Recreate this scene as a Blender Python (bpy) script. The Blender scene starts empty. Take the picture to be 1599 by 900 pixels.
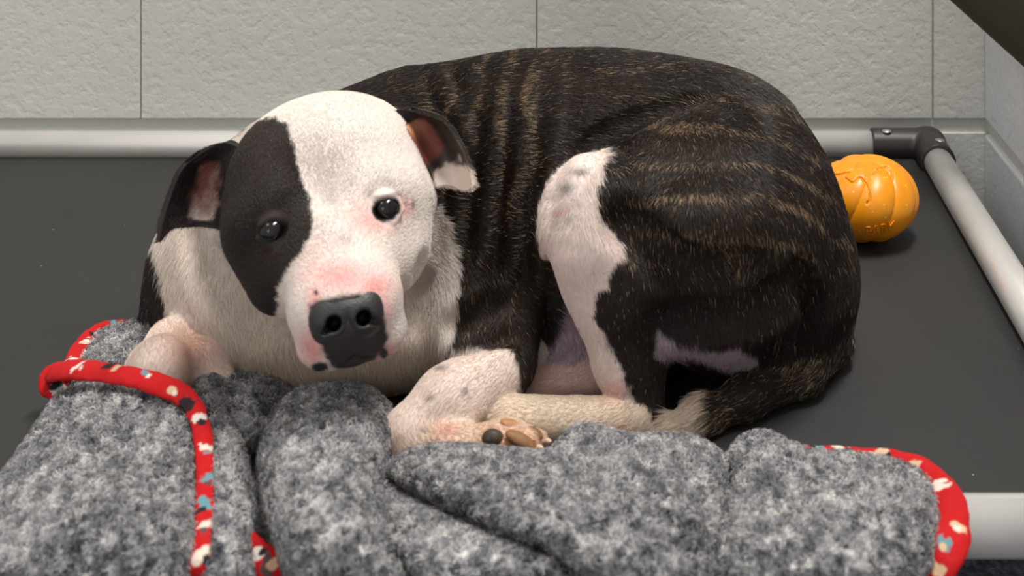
import bpy, bmesh, math
import numpy as np
from mathutils import Vector

SC = bpy.context.scene
COL = SC.collection
DRAFT = False

# ------------------------------------------------------------------ camera
FPX, PX0, PY0, CAMZ = 1750.0, 1090.0, -367.0, 0.572      # level lens, dropped and shifted like a view camera
cam = bpy.data.cameras.new('camera')
cam.sensor_width = 36.0
cam.lens = FPX / 1599 * 36
cam.shift_x = (799.5 - PX0) / 1599
cam.shift_y = -(450.0 - PY0) / 1599
cam.clip_start = 0.02
cam.dof.use_dof = True
cam.dof.focus_distance = 0.86
cam.dof.aperture_fstop = 11.0
camo = bpy.data.objects.new('camera', cam)
COL.objects.link(camo)
camo.location = (0, 0, CAMZ)
camo.rotation_euler = (math.pi / 2, 0, 0)
SC.camera = camo

# ------------------------------------------------------------------ world, lamps, exposure
SC.view_settings.view_transform = 'Standard'
SC.view_settings.look = 'None'
SC.view_settings.gamma = 1.0
SC.view_settings.exposure = 0.42
SC.view_settings.use_curve_mapping = False
world = bpy.data.worlds.new('world')
SC.world = world
world.use_nodes = True
wb = world.node_tree.nodes['Background']
wb.inputs[0].default_value = (1.0, 0.97, 0.93, 1)
wb.inputs[1].default_value = 0.50


def area(name, loc, target, sx, sy, power, col):
    l = bpy.data.lights.new(name, 'AREA')
    l.shape = 'RECTANGLE'
    l.size, l.size_y = sx, sy
    l.energy = power
    l.color = col
    o = bpy.data.objects.new(name, l)
    COL.objects.link(o)
    o.location = loc
    o.rotation_euler = (Vector(target) - Vector(loc)).to_track_quat('-Z', 'Y').to_euler()
    return o


area('ceiling_lamp', (0.34, 0.70, 2.4), (-0.02, 0.8, 0.2), 0.9, 0.35, 43, (1.0, 0.97, 0.93))
area('doorway_daylight', (-0.9, -1.7, 1.35), (-0.15, 0.7, 0.25), 0.55, 0.9, 4.5, (0.82, 0.90, 1.0))
area('ceiling_lamp_rear', (-1.5, 0.3, 2.4), (-0.3, 0.8, 0.2), 1.0, 0.5, 6, (1.0, 0.955, 0.89))

# ------------------------------------------------------------------ helpers
ZS = 0.177                     # top of the cot sheet
CAMP = np.array([0.0, 0.0, CAMZ])


def pt(px, py, Y):
    return np.array([(px - PX0) * Y / FPX, Y, CAMZ - (py - PY0) * Y / FPX])


def ground(px, py, z=ZS):
    return pt(px, py, (CAMZ - z) * FPX / (py - PY0))


def proj(P):
    return PX0 + FPX * P[:, 0] / P[:, 1], PY0 - FPX * (P[:, 2] - CAMZ) / P[:, 1]


def lin(r, g, b):
    def f(c):
        c /= 255.0
        return c / 12.92 if c <= 0.04045 else ((c + 0.055) / 1.055) ** 2.4
    return np.array([f(r), f(g), f(b)], dtype=np.float32)


def lin4(r, g, b):
    return (*[float(v) for v in lin(r, g, b)], 1.0)


def _hash(ix, iy, iz, seed):
    h = (ix.astype(np.int64) * 374761393 + iy.astype(np.int64) * 668265263 + iz.astype(np.int64) * 2147483647 + seed * 974634777) & 0xFFFFFFFF
    h = ((h ^ (h >> 13)) * 1274126177) & 0xFFFFFFFF
    h = ((h ^ (h >> 16)) * 2246822519) & 0xFFFFFFFF
    return ((h ^ (h >> 15)) & 0xFFFFFF).astype(np.float32) / 16777216.0


def noise(P, scale, seed=0):
    """value noise in 0..1 on points P (N,3); scale = cells per metre (number or 3-vector)"""
    Q = P * np.asarray(scale, dtype=np.float64)
    I = np.floor(Q)
    F = (Q - I).astype(np.float32)
    F = F * F * (3 - 2 * F)
    I = I.astype(np.int64)
    r = 0
    for dx in (0, 1):
        wx = F[:, 0] if dx else 1 - F[:, 0]
        for dy in (0, 1):
            wy = F[:, 1] if dy else 1 - F[:, 1]
            for dz in (0, 1):
                wz = F[:, 2] if dz else 1 - F[:, 2]
                r = r + wx * wy * wz * _hash(I[:, 0] + dx, I[:, 1] + dy, I[:, 2] + dz, seed)
    return r


def sstep(a, b, x):
    t = np.clip((x - a) / (b - a), 0, 1)
    return t * t * (3 - 2 * t)


def poly_sd(poly, u, v):
    """signed distance in px to a polygon, negative inside"""
    p = np.array(poly, dtype=np.float64)
    d = np.full(u.shape, 1e9)
    s = np.ones(u.shape)
    n = len(p)
    for i in range(n):
        a, b = p[i], p[i - 1]
        ex, ey = b - a
        wx, wy = u - a[0], v - a[1]
        t = np.clip((wx * ex + wy * ey) / (ex * ex + ey * ey), 0, 1)
        d = np.minimum(d, (wx - ex * t) ** 2 + (wy - ey * t) ** 2)
        c1, c2, c3 = v >= a[1], v < b[1], ex * wy > ey * wx
        flip = (c1 & c2 & c3) | (~c1 & ~c2 & ~c3)
        s = np.where(flip, -s, s)
    return s * np.sqrt(d)


# ---- solids as a list of smoothly joined round cones and ellipsoids, meshed by surface nets
class Solid:
    def __init__(self):
        self.ops = []

    def cone(self, a, b, ra, rb, k=0.012, grp='', flow=None, mode='add'):
        a, b = np.asarray(a, float), np.asarray(b, float)
        lo = np.minimum(a - ra, b - rb)
        hi = np.maximum(a + ra, b + rb)
        ab = b - a
        L2 = max(float(ab @ ab), 1e-12)

        def d(X, Y, Z):
            t = np.clip(((X - a[0]) * ab[0] + (Y - a[1]) * ab[1] + (Z - a[2]) * ab[2]) / L2, 0, 1)
            return np.sqrt((X - a[0] - t * ab[0]) ** 2 + (Y - a[1] - t * ab[1]) ** 2 + (Z - a[2] - t * ab[2]) ** 2) - (ra + (rb - ra) * t)
        if flow is None:
            flow = ab
        flow = np.asarray(flow, float)
        nrm = np.linalg.norm(flow)
        flow = flow / nrm if nrm > 1e-9 else np.array([1.0, 0, 0])
        self.ops.append((mode, d, k, lo, hi, grp, flow))

    def ell(self, c, R, axes=None, k=0.012, grp='', flow=(1, 0, 0), mode='add'):
        c, R = np.asarray(c, float), np.asarray(R, float)
        A = np.eye(3) if axes is None else np.asarray(axes, float)
        ext = np.sqrt(((A * R[:, None]) ** 2).sum(0))

        def d(X, Y, Z):
            x, y, z = X - c[0], Y - c[1], Z - c[2]
            q = [A[i, 0] * x + A[i, 1] * y + A[i, 2] * z for i in range(3)]
            k0 = np.sqrt(sum((q[i] / R[i]) ** 2 for i in range(3)))
            k1 = np.sqrt(sum((q[i] / R[i] ** 2) ** 2 for i in range(3)))
            return np.where(k1 > 1e-9, k0 * (k0 - 1) / np.maximum(k1, 1e-9), -R.min())
        flow = np.asarray(flow, float)
        self.ops.append((mode, d, k, c - ext, c + ext, grp, flow / np.linalg.norm(flow)))

    def chain(self, pts, k=0.012, grp='', flow=None):
        """pts: (px, py, Y, radius in px at that depth)"""
        if len(pts) == 1:
            p = pts[0]
            self.cone(pt(*p[:3]), pt(*p[:3]) + 1e-5, p[3] * p[2] / FPX, p[3] * p[2] / FPX, k, grp, flow)
        for p, q in zip(pts[:-1], pts[1:]):
            self.cone(pt(*p[:3]), pt(*q[:3]), p[3] * p[2] / FPX, q[3] * q[2] / FPX, k, grp, flow)

    def func(self, f, lo, hi):
        self.ops.append(('func', f, 0.0, np.asarray(lo, float), np.asarray(hi, float), '', None))

    def floor(self, z, k=0.006):
        self.ops.append(('floor', z, k, None, None, '', None))

    @staticmethod
    def _mix(mode, cur, d, k):
        if mode == 'add':
            h = np.maximum(k - np.abs(cur - d), 0) / k
            return np.minimum(cur, d) - h * h * k * 0.25
        if mode == 'cut':
            h = np.maximum(k - np.abs(cur + d), 0) / k
            return np.maximum(cur, -d) + h * h * k * 0.25
        if mode == 'floor':
            h = np.maximum(k - np.abs(cur - d), 0) / k
            return np.maximum(cur, d) + h * h * k * 0.25

    def bounds(self):
        lo = np.min([o[3] for o in self.ops if o[0] == 'add'], axis=0)
        hi = np.max([o[4] for o in self.ops if o[0] == 'add'], axis=0)
        return lo, hi

    def grid(self, h):
        lo, hi = self.bounds()
        for o in self.ops:
            if o[0] == 'floor':
                lo[2] = max(lo[2], o[1])
        lo, hi = lo - 3 * h, hi + 3 * h
        n = np.ceil((hi - lo) / h).astype(int) + 1
        ax = [lo[i] + h * np.arange(n[i]) for i in range(3)]
        F = np.full(n, 0.06, dtype=np.float32)
        for mode, d, k, plo, phi, g, fl in self.ops:
            if mode == 'floor':
                F = self._mix('floor', F, (d - ax[2]).astype(np.float32)[None, None, :], k)
                continue
            m = k + 2.5 * h
            i0 = np.maximum(np.floor((plo - m - lo) / h).astype(int), 0)
            i1 = np.minimum(np.ceil((phi + m - lo) / h).astype(int) + 1, n)
            if np.any(i1 <= i0):
                continue
            sl = tuple(slice(a, b) for a, b in zip(i0, i1))
            X = ax[0][sl[0]][:, None, None]
            Y = ax[1][sl[1]][None, :, None]
            Z = ax[2][sl[2]][None, None, :]
            if mode == 'func':
                F[sl] = F[sl] + d(X, Y, Z)
            else:
                F[sl] = self._mix(mode, F[sl], d(X, Y, Z), k)
        return F, lo, n

    def at(self, P):
        F = np.full(len(P), 0.06)
        for mode, d, k, plo, phi, g, fl in self.ops:
            if mode == 'floor':
                F = self._mix('floor', F, d - P[:, 2], k)
                continue
            m = k + 0.02
            s = np.all((P > plo - m) & (P < phi + m), axis=1)
            if not s.any():
                continue
            Q = P[s]
            if mode == 'func':
                F[s] = F[s] + d(Q[:, 0], Q[:, 1], Q[:, 2])
            else:
                F[s] = self._mix(mode, F[s], d(Q[:, 0], Q[:, 1], Q[:, 2]), k)
        return F

    def info(self, P):
        """group of the nearest solid and a smoothly blended flow vector for every point"""
        best = np.full(len(P), 1e9)
        names = sorted({o[5] for o in self.ops if o[0] == 'add'})
        gi = np.zeros(len(P), dtype=int)
        W = np.full(len(P), 1e-12)
        V = np.zeros((len(P), 3))
        for mode, d, k, plo, phi, g, fl in self.ops:
            if mode != 'add':
                continue
            s = np.all((P > plo - 0.03) & (P < phi + 0.03), axis=1)
            if not s.any():
                continue
            Q = P[s]
            dd = d(Q[:, 0], Q[:, 1], Q[:, 2])
            w = np.exp(-np.clip(dd, -0.02, 0.1) / 0.006)
            W[s] += w
            V[s] += w[:, None] * fl
            b = best[s]
            upd = dd < b
            best[s] = np.where(upd, dd, b)
            gg = gi[s]
            gi[s] = np.where(upd, names.index(g), gg)
        return gi, names, V / W[:, None]

    def mesh(self, h):
        F, lo, n = self.grid(h)
        S = F < 0
        c = np.zeros(n - 1, dtype=np.int8)
        for dx in (0, 1):
            for dy in (0, 1):
                for dz in (0, 1):
                    c += S[dx:n[0] - 1 + dx, dy:n[1] - 1 + dy, dz:n[2] - 1 + dz]
        mixed = (c > 0) & (c < 8)
        idx = np.argwhere(mixed)
        vid = np.full(n - 1, -1, dtype=np.int64)
        vid[mixed] = np.arange(len(idx))
        cor = np.array([[x, y, z] for x in (0, 1) for y in (0, 1) for z in (0, 1)])
        val = np.stack([F[idx[:, 0] + a, idx[:, 1] + b, idx[:, 2] + e] for a, b, e in cor], axis=1)
        acc = np.zeros((len(idx), 3))
        cnt = np.zeros(len(idx))
        for i in range(8):
            for j in range(i + 1, 8):
                if np.abs(cor[i] - cor[j]).sum() != 1:
                    continue
                a, b = val[:, i], val[:, j]
                s = (a < 0) != (b < 0)
                t = np.where(s, a / np.where(s, a - b, 1), 0)
                acc += np.where(s[:, None], cor[i] + t[:, None] * (cor[j] - cor[i]), 0)
                cnt += s
        V = lo + h * (idx + acc / cnt[:, None])
        quads = []
        for axn in range(3):
            u, w = (axn + 1) % 3, (axn + 2) % 3
            A = [slice(None)] * 3
            B = [slice(None)] * 3
            A[axn], B[axn] = slice(0, -1), slice(1, None)
            fl = S[tuple(A)] != S[tuple(B)]
            e = np.argwhere(fl)
            ok = (e[:, u] > 0) & (e[:, w] > 0) & (e[:, u] < n[u] - 1) & (e[:, w] < n[w] - 1)
            e = e[ok]
            ins = S[tuple(e.T)]
            q = []
            for du, dw in ((0, 0), (-1, 0), (-1, -1), (0, -1)):
                f = e.copy()
                f[:, u] += du
                f[:, w] += dw
                q.append(vid[tuple(f.T)])
            q = np.stack(q, 1)
            q = np.where(ins[:, None], q, q[:, ::-1])
            quads.append(q)
        Q = np.concatenate(quads)
        Q = Q[(Q >= 0).all(1)]
        # one pass of relaxing
        for lam in (0.5, -0.25):
            sm = np.zeros_like(V)
            ct = np.zeros(len(V))
            for i in range(4):
                for o in (1, 3):
                    np.add.at(sm, Q[:, i], V[Q[:, (i + o) % 4]])
                    np.add.at(ct, Q[:, i], 1)
            V = V + lam * (sm / np.maximum(ct, 1)[:, None] - V)
        return V, Q

    def march(self, px, py, y0=0.4, y1=1.1):
        """depth where the camera ray through a pixel meets the solid"""
        Ys = np.arange(y0, y1, 0.0015)
        P = np.stack([(px - PX0) * Ys / FPX, Ys, CAMZ - (py - PY0) * Ys / FPX], 1)
        F = self.at(P)
        w = np.nonzero(F < 0)[0]
        return float(Ys[w[0]]) if len(w) else None


def normals(V, Q):
    d1, d2 = V[Q[:, 2]] - V[Q[:, 0]], V[Q[:, 3]] - V[Q[:, 1]]
    fn = np.cross(d1, d2)
    N = np.zeros_like(V)
    for i in range(4):
        np.add.at(N, Q[:, i], fn)
    return N / np.maximum(np.linalg.norm(N, axis=1), 1e-12)[:, None]


def make_mesh(name, V, Q, mat, parent=None, cols=None, smooth=True):
    me = bpy.data.meshes.new(name)
    V = np.asarray(V, dtype=np.float32)
    if isinstance(Q, np.ndarray):
        k = Q.shape[1]
        me.vertices.add(len(V))
        me.vertices.foreach_set('co', V.ravel())
        me.loops.add(Q.size)
        me.loops.foreach_set('vertex_index', Q.astype(np.int32).ravel())
        me.polygons.add(len(Q))
        me.polygons.foreach_set('loop_start', np.arange(0, Q.size, k, dtype=np.int32))
        me.update(calc_edges=True)
        me.validate()
    else:
        me.from_pydata(V.tolist(), [], Q)
    if smooth:
        me.polygons.foreach_set('use_smooth', np.ones(len(me.polygons), dtype=bool))
    if cols is not None:
        ca = me.color_attributes.new('Col', 'FLOAT_COLOR', 'POINT')
        ca.data.foreach_set('color', np.concatenate([cols, np.ones((len(cols), 1))], 1).astype(np.float32).ravel())
    if mat:
        me.materials.append(mat)
    o = bpy.data.objects.new(name, me)
    COL.objects.link(o)
    if parent is not None:
        put_under(o, parent)
    return o


def put_under(o, parent):
    o.parent = parent
    p = parent
    off = Vector((0, 0, 0))
    while p:
        off += p.location
        p = p.parent
    o.location = o.location - off


def empty(name, loc, label, cat, group=None):
    o = bpy.data.objects.new(name, None)
    COL.objects.link(o)
    o.location = loc
    o.empty_display_size = 0.05
    o['label'] = label
    o['category'] = cat
    if group:
        o['group'] = group
    return o


def bm_obj(name, bm, mat, parent=None, smooth=False):
    me = bpy.data.meshes.new(name)
    bm.normal_update()
    bm.to_mesh(me)
    bm.free()
    if smooth:
        me.polygons.foreach_set('use_smooth', np.ones(len(me.polygons), dtype=bool))
    me.materials.append(mat)
    o = bpy.data.objects.new(name, me)
    COL.objects.link(o)
    if parent is not None:
        put_under(o, parent)
    return o


def tube(path, rads, seg=16, cap=True, squash=None):
    """tube along a path; squash = (normal vectors, factor) flattens it along those normals"""
    path = np.asarray(path, float)
    n = len(path)
    rads = np.full(n, rads) if np.isscalar(rads) else np.asarray(rads)
    T = np.gradient(path, axis=0)
    T /= np.linalg.norm(T, axis=1)[:, None]
    V = []
    up = np.array([0, 0, 1.0]) if abs(T[0, 2]) < 0.9 else np.array([1.0, 0, 0])
    for i in range(n):
        if squash is not None:
            up = squash[0][i]
        a = np.cross(T[i], up)
        a /= np.linalg.norm(a)
        b = np.cross(a, T[i])
        if squash is None:
            up = b
        f = squash[1] if squash is not None else 1.0
        for s in range(seg):
            t = 2 * math.pi * s / seg
            V.append(path[i] + rads[i] * (math.cos(t) * a + f * math.sin(t) * b))
    Q = []
    for i in range(n - 1):
        for s in range(seg):
            Q.append((i * seg + s, i * seg + (s + 1) % seg, (i + 1) * seg + (s + 1) % seg, (i + 1) * seg + s))
    if cap:
        Q.append(tuple(range(seg))[::-1])
        Q.append(tuple((n - 1) * seg + s for s in range(seg)))
    return np.array(V), Q


def spline(pts, n):
    """Catmull-Rom through control points"""
    p = np.asarray(pts, float)
    p = np.vstack([2 * p[0] - p[1], p, 2 * p[-1] - p[-2]])
    m = len(p) - 3
    out = []
    for t in np.linspace(0, m - 1e-6, n):
        i = int(t)
        f = t - i
        a, b, c, d = p[i:i + 4]
        out.append(0.5 * (2 * b + (c - a) * f + (2 * a - 5 * b + 4 * c - d) * f * f + (3 * b - a - 3 * c + d) * f ** 3))
    return np.array(out)


# ------------------------------------------------------------------ materials
def mat(name, col=(0.5, 0.5, 0.5, 1), rough=0.6, metal=0.0, spec=0.5):
    m = bpy.data.materials.new(name)
    m.use_nodes = True
    b = m.node_tree.nodes['Principled BSDF']
    b.inputs['Base Color'].default_value = col
    b.inputs['Roughness'].default_value = rough
    b.inputs['Metallic'].default_value = metal
    b.inputs['Specular IOR Level'].default_value = spec
    return m


def N(m, t, **kw):
    n = m.node_tree.nodes.new(t)
    for k, v in kw.items():
        setattr(n, k, v)
    return n


def L(m, a, b):
    m.node_tree.links.new(a, b)


def noise_node(m, scale, detail=4, rough=0.55, coord='Object', sc=(1, 1, 1)):
    tc = N(m, 'ShaderNodeTexCoord')
    mp = N(m, 'ShaderNodeMapping')
    mp.inputs['Scale'].default_value = sc
    nz = N(m, 'ShaderNodeTexNoise')
    nz.inputs['Scale'].default_value = scale
    nz.inputs['Detail'].default_value = detail
    nz.inputs['Roughness'].default_value = rough
    L(m, tc.outputs[coord], mp.inputs[0])
    L(m, mp.outputs[0], nz.inputs['Vector'])
    return nz


def ramp(m, src, stops):
    r = N(m, 'ShaderNodeValToRGB')
    e = r.color_ramp.elements
    e[0].position, e[0].color = stops[0]
    e[1].position, e[1].color = stops[-1]
    for p, c in stops[1:-1]:
        x = e.new(p)
        x.color = c
    L(m, src, r.inputs[0])
    return r


def bump(m, src, strength, dist, prev=None):
    b = N(m, 'ShaderNodeBump')
    b.inputs['Strength'].default_value = strength
    b.inputs['Distance'].default_value = dist
    L(m, src, b.inputs['Height'])
    if prev is not None:
        L(m, prev.outputs[0], b.inputs['Normal'])
    L(m, b.outputs[0], m.node_tree.nodes['Principled BSDF'].inputs['Normal'])
    return b


def bsdf(m):
    return m.node_tree.nodes['Principled BSDF']


def paint_mat(name, c1, c2):
    m = mat(name, rough=0.45)
    n1 = noise_node(m, 4, 3)
    r = ramp(m, n1.outputs[0], [(0.3, c1), (0.7, c2)])
    L(m, r.outputs[0], bsdf(m).inputs['Base Color'])
    n2 = noise_node(m, 150, 3, 0.6)
    n3 = noise_node(m, 85, 4, 0.6)
    rr = ramp(m, n3.outputs[0], [(0.36, (0, 0, 0, 1)), (0.52, (1, 1, 1, 1))])
    b1 = bump(m, n2.outputs[0], 0.22, 0.002)
    bump(m, rr.outputs[0], 0.22, 0.002, b1)
    return m


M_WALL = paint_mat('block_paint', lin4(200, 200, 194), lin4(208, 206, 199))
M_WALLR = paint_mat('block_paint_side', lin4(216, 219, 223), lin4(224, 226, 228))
M_MORTAR = paint_mat('painted_mortar', lin4(200, 201, 193), lin4(206, 207, 200))
M_ALU = mat('brushed_aluminium', lin4(236, 232, 227), 0.38, 0.45)
_n = noise_node(M_ALU, 30, 4, 0.6)
_r = ramp(M_ALU, _n.outputs[0], [(0.3, (0.3, 0.3, 0.3, 1)), (0.8, (0.48, 0.48, 0.48, 1))])
L(M_ALU, _r.outputs[0], bsdf(M_ALU).inputs['Roughness'])
M_PLASTIC = mat('black_plastic', lin4(44, 41, 39), 0.42)
M_STEEL = mat('screw_steel', lin4(190, 188, 182), 0.35, 0.9)
M_HOLE = mat('screw_recess', lin4(40, 38, 36), 0.6)
# woven vinyl
M_SHEET = mat('woven_vinyl', lin4(50, 49, 48), 0.6)
_tc = N(M_SHEET, 'ShaderNodeTexCoord')
_wv = []
for ax, sc in (('X', 330.0), ('Y', 330.0)):
    w = N(M_SHEET, 'ShaderNodeTexWave', wave_type='BANDS', bands_direction=ax)
    w.inputs['Scale'].default_value = sc
    w.inputs['Distortion'].default_value = 0.4
    L(M_SHEET, _tc.outputs['Object'], w.inputs['Vector'])
    _wv.append(w)
_mx = N(M_SHEET, 'ShaderNodeMath', operation='MAXIMUM')
L(M_SHEET, _wv[0].outputs[1], _mx.inputs[0])
L(M_SHEET, _wv[1].outputs[1], _mx.inputs[1])
bump(M_SHEET, _mx.outputs[0], 0.5, 0.0006)
_n = noise_node(M_SHEET, 7, 5, 0.6)
_r = ramp(M_SHEET, _n.outputs[0], [(0.3, lin4(33, 33, 32)), (0.7, lin4(42, 41, 39))])
_v = N(M_SHEET, 'ShaderNodeTexVoronoi')
_v.inputs['Scale'].default_value = 42
L(M_SHEET, _tc.outputs['Object'], _v.inputs['Vector'])
_rv = ramp(M_SHEET, _v.outputs['Distance'], [(0.022, (1, 1, 1, 1)), (0.03, (0, 0, 0, 1))])
_mix = N(M_SHEET, 'ShaderNodeMix', data_type='RGBA')
_mix.inputs['B'].default_value = lin4(150, 148, 142)
L(M_SHEET, _rv.outputs[0], _mix.inputs['Factor'])
L(M_SHEET, _r.outputs[0], _mix.inputs['A'])
L(M_SHEET, _mix.outputs['Result'], bsdf(M_SHEET).inputs['Base Color'])
# floor
M_FLOOR = mat('speckled_floor', lin4(60, 64, 76), 0.5)
_n = noise_node(M_FLOOR, 160, 3, 0.7)
_r = ramp(M_FLOOR, _n.outputs[0], [(0.4, lin4(44, 48, 58)), (0.52, lin4(78, 82, 94)), (0.66, lin4(120, 122, 130))])
L(M_FLOOR, _r.outputs[0], bsdf(M_FLOOR).inputs['Base Color'])


def attr_mat(name, rough, spec=0.3):
    m = mat(name, rough=rough, spec=spec)
    a = N(m, 'ShaderNodeAttribute')
    a.attribute_name = 'Col'
    L(m, a.outputs['Color'], bsdf(m).inputs['Base Color'])
    return m


M_SKIN = attr_mat('dog_skin', 0.6, 0.25)
M_HAIR = attr_mat('dog_hair', 0.40, 0.38)
M_FLEECE_HAIR = attr_mat('fleece_fibre', 0.8, 0.1)
M_EYE = mat('eye_dark', lin4(12, 9, 12), 0.05, 0, 0.5)
M_NOSE = mat('nose_leather', lin4(38, 37, 37), 0.5)
_v = N(M_NOSE, 'ShaderNodeTexVoronoi')
_v.inputs['Scale'].default_value = 900
_t = N(M_NOSE, 'ShaderNodeTexCoord')
L(M_NOSE, _t.outputs['Object'], _v.inputs['Vector'])
bump(M_NOSE, _v.outputs['Distance'], 0.25, 0.0006)
M_PAD = attr_mat('paw_pad', 0.55)
M_CLAW = mat('claw', lin4(216, 186, 160), 0.4)
# ball rubber
M_BALL = mat('orange_rubber', lin4(240, 150, 12), 0.36)
_n = noise_node(M_BALL, 55, 4, 0.6)
_r = ramp(M_BALL, _n.outputs[0], [(0.3, lin4(232, 138, 6)), (0.7, lin4(246, 158, 18))])
_v = N(M_BALL, 'ShaderNodeTexVoronoi')
_v.inputs['Scale'].default_value = 150
_t = N(M_BALL, 'ShaderNodeTexCoord')
L(M_BALL, _t.outputs['Object'], _v.inputs['Vector'])
_rv = ramp(M_BALL, _v.outputs['Distance'], [(0.10, (1, 1, 1, 1)), (0.16, (0, 0, 0, 1))])
_mix = N(M_BALL, 'ShaderNodeMix', data_type='RGBA')
_mix.inputs['B'].default_value = lin4(250, 196, 84)
L(M_BALL, _rv.outputs[0], _mix.inputs['Factor'])
L(M_BALL, _r.outputs[0], _mix.inputs['A'])
L(M_BALL, _mix.outputs['Result'], bsdf(M_BALL).inputs['Base Color'])
# fleece
M_FLEECE = mat('grey_fleece', rough=0.9, spec=0.1)
_a = N(M_FLEECE, 'ShaderNodeAttribute')
_a.attribute_name = 'Col'
L(M_FLEECE, _a.outputs['Color'], bsdf(M_FLEECE).inputs['Base Color'])
_n = noise_node(M_FLEECE, 420, 4, 0.65)
bump(M_FLEECE, _n.outputs[0], 0.8, 0.003)
M_BIND = attr_mat('red_print_cotton', 0.75, 0.2)
_n = noise_node(M_BIND, 160, 4, 0.6)
bump(M_BIND, _n.outputs[0], 0.4, 0.002)
M_STANDIN = mat('blur_standin_paint', lin4(74, 68, 52), 0.7)  # dark colour of the made-up stand-in at the top right

# ------------------------------------------------------------------ the setting
WY = 1.175                       # face of the back wall
WX = 0.300                       # face of the right wall
JZ0, JZ1 = 0.1865, 0.2005        # the joint between the two lowest courses


def cuboid(name, lo, hi, m, parent=None, bevel=0.0, seg=2):
    bm = bmesh.new()
    bmesh.ops.create_cube(bm, size=1.0)
    for v in bm.verts:
        v.co = Vector([(lo[i] + hi[i]) / 2 + v.co[i] * (hi[i] - lo[i]) for i in range(3)])
    if bevel:
        bmesh.ops.bevel(bm, geom=bm.edges[:], offset=bevel, segments=seg, profile=0.5, affect='EDGES')
    return bm_obj(name, bm, m, parent)


fl = cuboid('floor', (-1.6, -0.6, -0.05), (WX + 0.05, WY + 0.06, 0.0), M_FLOOR)
fl['kind'] = 'structure'
wbk = cuboid('wall_back', (-1.6, WY + 0.0045, 0.0), (WX + 0.05, WY + 0.06, 1.2), M_MORTAR)
wbk['kind'] = 'structure'
wrt = cuboid('wall_right', (WX + 0.0045, -0.3, 0.0), (WX + 0.06, WY + 0.0045, 1.2), M_MORTAR)
wrt['kind'] = 'structure'
COURSES = [(0.003, JZ0), (JZ1, 0.3895), (0.400, 0.590), (0.600, 0.790), (0.800, 0.990), (1.0, 1.19)]
J = [(205 - PX0) * WY / FPX, (838 - PX0) * WY / FPX, (1445 - PX0) * WY / FPX]
for ci, (z0, z1) in enumerate(COURSES):
    if ci > 3:
        continue
    off = 0.0 if ci % 2 else 0.208
    xs = sorted([J[1] + off + 0.4155 * k for k in range(-4, 2)])
    xs = [x for x in xs if -1.55 < x < WX - 0.02] + [WX + 0.004]
    xs = [-1.598] + xs
    for a, b in zip(xs[:-1], xs[1:]):
        cuboid('block', (a + 0.0006, WY, z0), (b - 0.0006 if b < WX else b, WY + 0.03, z1), M_WALL, wbk, 0.0016, 3)
    ys = [-0.298 + 0.13 * (ci % 2)] + [WY - 0.19 - 0.4 * k + (0.2 if ci % 2 else 0) for k in (3, 2, 1, 0)]
    ys = [y for y in ys if y < WY - 0.05] + [WY]
    for a, b in zip(ys[:-1], ys[1:]):
        cuboid('block', (WX, a + 0.0010, z0), (WX + 0.03, b - 0.0010, z1), M_WALLR, wrt, 0.0035, 3)

# ------------------------------------------------------------------ the cot
RZ, RR = 0.185, 0.0140
YB, YF, XL, XR = 1.14, 0.57, -0.85, 0.2340
cot = empty('dog_cot', (XL / 2 + XR / 2, (YB + YF) / 2, 0.0), 'raised aluminium framed dog cot with dark grey woven sheet', 'dog bed')


def rail(a, b, name='rail'):
    V, Q = tube([a, b], RR, 32)
    o = make_mesh(name, V, Q, M_ALU, cot)
    return o


rail((XL + 0.03, YB, RZ), (XR - 0.03, YB, RZ))
rail((XL + 0.03, YF, RZ), (XR - 0.03, YF, RZ))
rail((XR, YF + 0.03, RZ), (XR, YB - 0.03, RZ))
rail((XL, YF + 0.03, RZ), (XL, YB - 0.03, RZ))
bm = bmesh.new()
nx, ny = 60, 34
gv = []
for i in range(nx + 1):
    for j in range(ny + 1):
        x = XL + RR * 0.6 + (XR - XL - RR * 1.2) * i / nx
        y = YF + RR * 0.6 + (YB - YF - RR * 1.2) * j / ny
        gv.append(bm.verts.new((x, y, ZS)))
for i in range(nx):
    for j in range(ny):
        k = i * (ny + 1) + j
        bm.faces.new((gv[k], gv[k + ny + 1], gv[k + ny + 2], gv[k + 1]))
ext = bmesh.ops.extrude_face_region(bm, geom=bm.faces[:])
for v in ext['geom']:
    if isinstance(v, bmesh.types.BMVert):
        v.co.z -= 0.0015
bmesh.ops.recalc_face_normals(bm, faces=bm.faces[:])
sh = bm_obj('sheet', bm, M_SHEET, cot, True)


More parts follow.
